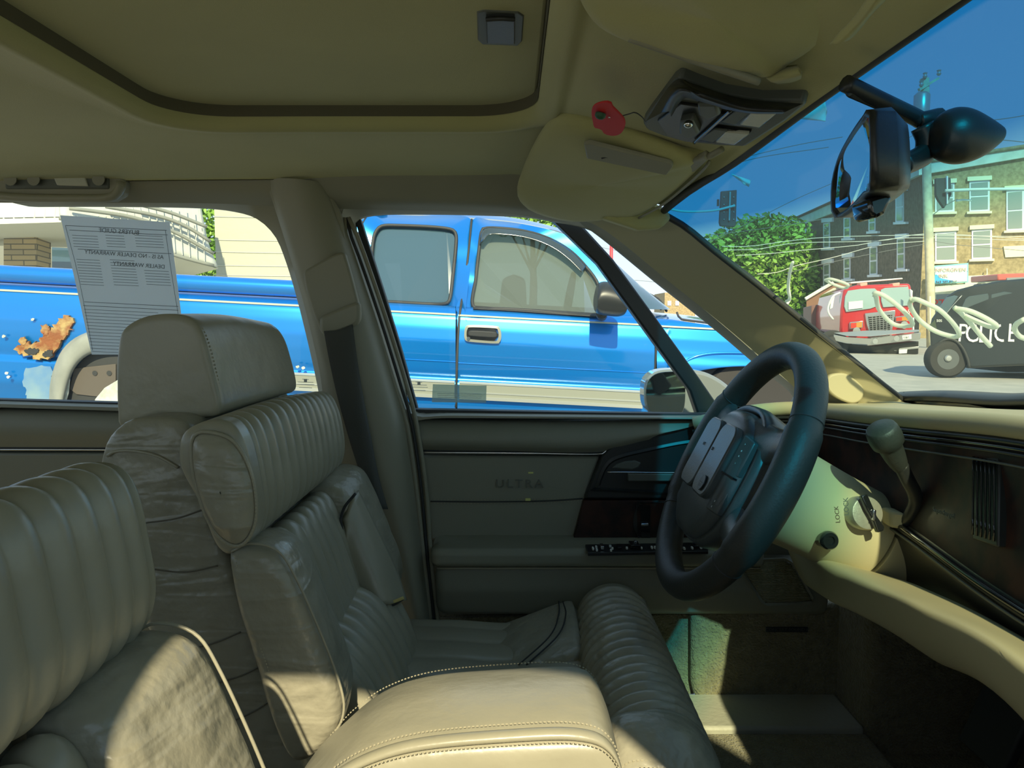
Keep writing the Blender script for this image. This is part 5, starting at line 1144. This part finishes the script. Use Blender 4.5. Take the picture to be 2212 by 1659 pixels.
slab('bumper_top',[f(1800,719,-.5),f(1870,714,-.6),f(1985,712,-.6),f(1988,716,-.65),f(1880,727,-.8),f(1830,726,-.7)],.05,ALU,fe,.01)
slab('under_body',[f(1802,740,-.3),f(1890,748,-.5),f(1985,737,-.4),f(1984,765,-.4),f(1928,768,-.3),f(1918,776,-.3),f(1870,778,-.3),f(1845,760,-.2),f(1810,752,0)],.6,RUB,fe,.02)
for x,y in ((1891,737),(1937,731)):
    b=B(); b.lathe([(0,-.02),(.07,-.03),(.09,0)],f(x,y,-.85),(0,-1,0),16); b.mb('horn_lamp',ALU,fe,True)
slab('number_plate',[f(1949,725,-.7),f(1969,722,-.7),f(1969,732,-.7),f(1949,734,-.7)],.02,WHT,fe,0)
text('plate_lettering','11610',.10,f(1959,728.5,-.72),(1,0,.05),(0,0,1),INK,fe,.003)
slab('lower_plate',[f(1942,755,-.5),f(1960,754,-.5),f(1959,763,-.5),f(1942,764,-.5)],.02,WHT,fe,0); slab('lower_step',[f(1932,753,-.45),f(1985,748,-.45),f(1985,753,-.45),f(1932,758,-.45)],.1,ALU,fe,.01)
for (x0,y0,x1,y1) in ((1838,697,1862,709),(1936,685,1961,694)):
    lm=slab('lamp_housing',[f(x0-2,y0-1,-.12),f(x1+2,y0-4,-.12),f(x1+2,y1-1,-.12),f(x0-2,y1+2,-.12)],.08,FCH,fe,.01)
    slab('signal_lens',[f(x0,y0+1,-.16),f((x0+x1)/2,y0,-.16),f((x0+x1)/2,y1-1,-.16),f(x0,y1,-.16)],.03,mat('lens_r%d'%x0,(.6,.05,.03),.2),lm,0)
    slab('signal_lens',[f((x0+x1)/2,y0,-.16),f(x1,y0-2,-.16),f(x1,y1-2,-.16),f((x0+x1)/2,y1-1,-.16)],.03,mat('lens_a%d'%x0,(.55,.25,.05),.2),lm,0)
for x,y in ((1850,715),(1953,702)):
    b=B(); b.lathe([(0,-.03),(.10,-.02),(.13,.02)],f(x,y,-.2),(0,-1,0),18); b.mb('headlamp',ALU,fe,True)
text('unit_lettering','E-5',.20,f(1958,674,-.08),(1,0,.04),(0,0,1),WHT,cab,.004)
slab('light_bar',[f(1838,609,.2),f(1950,600,.2),f(1951,603,.2),f(1838,613,.2)],.4,WHT,fe,.02)
for x in (1866,1936): slab('beacon',[f(x-8,612,-.0),f(x+8,610,-.0),f(x+8,617,-.0),f(x-7,619,-.0)],.3,mat('beacon%d'%x,(.75,.35,.28),.4),fe,.02)
tube('mirror_arm',[f(1815,632,-.4),f(1800,640,-.5),f(1790,660,-.5),f(1790,676,-.5),f(1800,690,-.4)],.035,WHT,fe,n=20,seg=6); slab('side_mirror',[f(1796,642,-.5),f(1803,640,-.5),f(1799,665,-.5),f(1793,668,-.5)],.1,WHT,fe,.01)
slab('side_mirror',[f(1966,624,-.5),f(1972,628,-.5),f(1971,644,-.5),f(1967,640,-.5)],.1,WHT,fe,.01)
slab('corner_pole',[f(1972,686,-.5),f(1975,686,-.5),f(1975,715,-.5),f(1972,715,-.5)],.05,WHT,fe,0)
def ewheel(px,py,Y,r,par): 
    b=B(); b.lathe([(0,-.05),(r*.5,-.02),(r*.6,.03),(r*.8,-.01),(r,.03),(r,.3)],P(px,py,Y),(.25,1,0),32); b.mb('wheel',TIRE,par,True)
ewheel(1800,745,26.6,.5,fe)
# ---------- police SUV
PB=paint('police_black',(.022,.03,.035)); ps=thing('police_suv','black police sport utility vehicle with white door lettering and red roof light','police car',gp(2150,13.5))
YS=15.3
def g_(px,py,d=0): return P(px,py,YS+d-(px-2050)*.0035)
so_=[(2009,700),(2012,688),(2026,668),(2044,640),(2066,626),(2100,617),(2160,606),(2230,600),(2420,596),(2480,640),(2600,660),(2640,690),(2650,780),(2560,788),(2560,770),(2500,770),(2480,790),(2200,790),(2092,795),(2075,755),(2050,738),(2028,748),(2018,770),(2010,765),(2008,720)]
b=B(); b.slab([g_(a,c) for a,c in so_],V((1.15,1.5,0))); sbd=b.mb('body_shell',PB,ps,bevel=.05)
slab('rear_quarter_glass',[g_(a,c,-.02) for a,c in ((2078,664),(2086,646),(2094,640),(2134,634),(2136,640),(2134,682),(2110,684),(2080,680))],.03,mat('suv_glass',(.05,.075,.085),.05,coat=1),sbd,.005)
slab('rear_door_glass',[g_(a,c,-.02) for a,c in ((2142,636),(2170,630),(2200,634),(2212,640),(2212,684),(2140,684))],.03,MATS['suv_glass'],sbd,.005)
slab('rear_glass',[g_(a,c,-.02) for a,c in ((2028,668),(2046,642),(2062,638),(2070,640),(2046,676),(2040,680))],.03,TGL,sbd,.005)
tube('pillar_line',[g_(2042,680,-.03),g_(2060,658,-.03),g_(2078,638,-.03)],.008,ALU,sbd,n=6)
tube('wheel_arch',[g_(a,c,-.03) for a,c in ((2012,770),(2022,748),(2040,734),(2060,734),(2078,750),(2090,775),(2094,795))],.03,RUB,ps,n=24)
b=B(); b.lathe([(.16,.0),(.2,-.02),(.33,-.02),(.37,.03),(.37,.25)],g_(2048,776,-.05),(.18,1,0),36); b.mb('tire',TIRE,ps,True)
b=B(); b.lathe([(.05,-.03),(.06,0),(.14,.04),(.2,-.01)],g_(2048,776,-.06),(.18,1,0),28); b.mb('rim',mat('dark_rim',(.12,.13,.13),.4,.5),ps,True)
b=B(); b.lathe([(0,-.05),(.05,-.045),(.07,-.02)],g_(2048,774,-.07),(.18,1,0),20); b.mb('hub_cap',ALU,ps,True)
for i,(ch,x,y) in enumerate(zip('POLICE',(2080,2103,2124,2140,2162,2187),(722,723,724,723,722,722))):
    text('door_lettering',ch,.50,g_(x,y-1,-.03),(1,-.25,-.02),(0,0,1),WHT,ps,.004,sx=.75)
slab('small_lettering_band',[g_(2145,692,-.03),g_(2205,692,-.03),g_(2205,694,-.03),g_(2145,694,-.03)],.01,GRY,ps,0)
text('unit_lettering','505',.07,g_(2029,693,-.03),(1,-.2,0),(0,0,1),WHT,ps,.003)
slab('light_bar',[g_(2155,592,.3),g_(2320,586,.3),g_(2320,602,.3),g_(2155,606,.3)],.9,mat('red_light',(.62,.13,.10),.3,coat=1),ps,.02)
slab('light_bar_lens',[g_(2175,600,.28),g_(2320,594,.28),g_(2320,600,.28),g_(2175,606,.28)],.05,ALU,ps,.005)
for x in (2112,2148): slab('roof_fin',[g_(x-8,620,.6),g_(x-2,614,.6),g_(x+8,612,.6),g_(x+10,616,.6)],.1,BLK,ps,.01)
slab('tail_lamp',[g_(2010,702,-.01),g_(2020,690,-.02),g_(2024,712,-.02),g_(2010,716,-.01)],.05,mat('tail_dark',(.06,.08,.05),.3),ps,.005)
b=B(); b.bb(V((P(2110,780,16.5).x,15.5,-1.05)),V((P(2500,780,15.5).x,16.9,-.8))); b.mb('underside',RUB,ps)
# ---------- poles, wires, signals
POL=mat('weathered_wood',(.60,.58,.42),.9,noise_col=(4,(.48,.46,.34),.4,.6)); WIRE=mat('wire',(.16,.17,.17),.6); WIRW=mat('pale_wire',(.62,.62,.58),.6)
up=thing('utility_pole','tall pale utility pole with a crossarm in front of the brick building','utility pole',gp(2012,32))
def wl_(px,py,Y=32): return P(px,py,Y)
tube('pole_shaft',[gp(2014,32),wl_(2008,560),wl_(2002,380),wl_(1997,170)],.17,POL,up,n=12,seg=12)
slab('crossarm',[wl_(1986,190,31.8),wl_(2028,166,31.8),wl_(2030,170,31.8),wl_(1988,196,31.8)],.15,POL,up,0)
for x,y in ((1990,184),(1998,166),(2028,160)): b=B(); b.lathe([(.05,0),(.09,.06),(.06,.14),(.09,.2),(.0,.24)],wl_(x,y+3,31.8),(0,0,1),10); b.mb('insulator',ALU,up,True)
b=B(); b.lathe([(.0,0),(.28,0),(.3,.1),(.3,.8),(.2,.9),(0,.92)],wl_(1990,250,31.7),(0,0,1),16); b.mb('transformer',ALU,up,True)
tube('guy_brace',[wl_(2008,470),wl_(2040,445),wl_(2068,430)],.02,WIRE,up,n=6,seg=5); tube('pole_conduit',[wl_(2009,740,31.7),wl_(2009,640,31.7)],.03,LINT,up,n=3)
def wire(name,pts,Y,lab,grp,m=WIRE,r=.018):
    p=[P(a,c,Y) if len(q_)==2 else P(a,c,q_[2]) for q_ in pts for a,c in [q_[:2]]]
    b=B(); b.tube(p,r,5,n=28); o=b.mb(name,m,None,True); tag(o,lab,'wire',grp); return o
G1='overhead wires seen through the windshield'
wire('overhead_wire',[(1470,374),(1700,318),(1820,296)],40,'thin dark overhead wire, the highest left of the mirror',G1)
wire('overhead_wire',[(1470,396),(1620,345),(1790,318)],40,'thin dark overhead wire just under the highest one left of the mirror',G1)
wire('overhead_wire',[(1490,540),(1560,510),(1640,470),(1720,430),(1800,395)],45,'dark overhead wire rising diagonally past the traffic signal',G1)
wire('overhead_wire',[(1530,508),(1640,495),(1800,470)],50,'faint overhead wire crossing the tree crown',G1)
wire('overhead_wire',[(1560,532),(1620,532),(1700,521),(1800,512),(2000,508),(2240,512)],36,'long pale overhead wire, top of the bundle across the brick building',G1,WIRW,.014)
wire('overhead_wire',[(1570,540),(1640,538),(1720,525),(1900,520),(2010,505),(2240,518)],36,'pale overhead wire, second of the bundle across the brick building',G1,WIRW,.014)
wire('overhead_wire',[(1590,552),(1660,548),(1740,540),(1850,530),(1960,514),(2240,520)],36,'pale overhead wire, third of the bundle across the brick building',G1,WIRW,.014)
wire('overhead_wire',[(1636,592),(1680,588),(1720,574),(1800,556),(1900,530),(2010,520)],36,'sagging pale service wire running down left over the tree',G1,WIRW,.014)
wire('overhead_wire',[(1700,590),(1780,570),(1900,545),(2010,525)],36,'lowest pale service wire across the shaded brick side wall',G1,WIRE,.012)
wire('overhead_wire',[(2010,520),(2080,530),(2240,544)],36,'dark overhead wire sagging in front of the upper shop windows',G1,WIRE,.012)
wire('overhead_wire',[(2140,260),(2180,255),(2240,245)],34,'dark overhead wire to the right of the mirror pod',G1)
wire('overhead_wire',[(2100,300),(2160,302),(2240,310)],34,'dark overhead wire just above the cornice at the right edge',G1)
wire('overhead_wire',[(1950,305),(1990,285),(2050,275)],34,'short stretch of wire seen between mirror and pod',G1,WIRE,.012)
wire('overhead_wire',[(1300,535),(1360,545),(1440,548)],60,'thin wire seen through the driver window beside the black divider bar',G1,WIRE,.02)
wire('overhead_wire',[(1290,600),(1380,606),(1440,612)],60,'lower thin wire seen through the driver window beyond the pickup',G1,WIRE,.02)
tb=thing('traffic_signal','dark backed traffic signal on a thin arm against the sky above the tree','traffic light',P(1573,450,24))
def ts(px,py,d=0): return P(px,py,24+d)
slab('back_plate',[ts(1558,413),(ts(1592,410)),ts(1590,486),ts(1586,490),ts(1556,488),ts(1554,480)],.12,mat('signal_dark',(.03,.05,.055),.5),tb,.02)
slab('back_rib',[ts(1576,414,-.08),ts(1579,414,-.08),ts(1577,476,-.08),ts(1574,476,-.08)],.06,ALU,tb,0)
for k in range(4):
    for x in (1564,1585): b=B(); b.ico(ts(x,426+k*16,-.02),.025,1); b.mb('rivet',ALU,tb)
tube('signal_arm',[ts(1440,450,.3),ts(1480,457,.2),ts(1540,455,.0),ts(1588,444,-.12)],.035,TUR,tb,n=20)
b=B(); b.box(ts(1551,438),(.06,.06,.2)); b.mb('camera_box',BLK,tb)
t2=thing('traffic_signal','dark traffic signal hung in front of the upper left shop window','traffic light',P(2035,430,24))
slab('back_plate',[ts(2022,385),ts(2054,383),ts(2056,420),ts(2046,440),ts(2040,450),ts(2026,430),ts(2022,420)],.12,MATS['signal_dark'],t2,.02)
slab('back_rib',[ts(2045,380,-.08),ts(2048,380,-.08),ts(2048,440,-.08),ts(2046,440,-.08)],.06,FRM,t2,0)
tube('signal_arm',[ts(2042,412,-.15),ts(2120,409,-.15),ts(2240,408,-.15)],.045,WHT,t2,n=8); tube('street_arm',[ts(2066,434,.2),ts(2080,432,.2),ts(2098,433,.2)],.03,WHT,t2,n=6)
fp=thing('bent_pole','thin white curved street pole left of the shaded brick wall','pole',gp(1704,30))
tube('pole_shaft',[P(1698,660,30),P(1706,645,30),P(1703,620,30),P(1706,590,30),P(1712,568,30)],.06,WHT,fp,n=14); tube('pole_base',[gp(1697,30),P(1697,660,30)],.08,GRY,fp,n=3)
# pennants
for nm,q,lab in (('pennant',[(1580,376),(1622,390),(1618,403),(1608,398)],'small white triangular pennant near the top edge of the windshield'),('white_flag',[(1720,256),(1780,205),(1786,240),(1783,262)],'white cloth flag hanging at the windshield header beside the roof console')):
    o=loft(nm,[[P(q[0][0],q[0][1],9),P(q[1][0],q[1][1],9.1)],[P((q[0][0]+q[3][0])/2,(q[0][1]+q[3][1])/2,9.1),P((q[1][0]+q[2][0])/2,(q[1][1]+q[2][1])/2,8.95)],[P(q[3][0],q[3][1],9),P(q[2][0],q[2][1],9.05)]],mat('flag_cloth_'+nm,(.75,.8,.72),.8),None,n=10,mm=8,thick=.01)
    tag(o,lab,'flag')
    
# ---------- camera, light, world
cam=bpy.data.cameras.new('camera'); cam.sensor_width=36; cam.lens=36*F/2212; cam.clip_start=.01; cam.clip_end=1000
co_=bpy.data.objects.new('camera',cam); COL.objects.link(co_); co_.location=(0,0,0); co_.rotation_euler=(PI/2-PITCH,0,0); ROOTS.append(co_)
bpy.context.scene.camera=co_
sn=bpy.data.lights.new('sun','SUN'); sn.energy=6.4; sn.angle=math.radians(.8); sn.color=(1,.88,.60)
so=bpy.data.objects.new('sun',sn); COL.objects.link(so); ROOTS.append(so)
SD=V((.022,-.81,.545)).normalized()
so.rotation_euler=SD.to_track_quat('Z','Y').to_euler()
wd=bpy.data.worlds.new('w'); bpy.context.scene.world=wd; wd.use_nodes=True; nt=wd.node_tree; bg=nt.nodes['Background']
tc=nt.nodes.new('ShaderNodeTexCoord'); sx=nt.nodes.new('ShaderNodeSeparateXYZ'); rp=nt.nodes.new('ShaderNodeValToRGB')
nt.links.new(tc.outputs['Generated'],sx.inputs[0]); nt.links.new(sx.outputs['Z'],rp.inputs[0]); nt.links.new(rp.outputs[0],bg.inputs[0])
el=rp.color_ramp.elements; el[0].position=0; el[0].color=(.80,.92,.95,1); el[1].position=1; el[1].color=(.34,.52,.75,1)
e=el.new(.12); e.color=(.62,.80,.95,1); e=el.new(.4); e.color=(.48,.66,.88,1)
bg.inputs[1].default_value=1.12
s=bpy.context.scene; s.view_settings.view_transform='Standard'; s.view_settings.look='None'; s.view_settings.gamma=1; s.view_settings.exposure=0.2; s.view_settings.use_curve_mapping=False
s.cycles.max_bounces=10; s.cycles.diffuse_bounces=6; s.cycles.transparent_max_bounces=16
for r in ROOTS: r.location.z+=CAMH
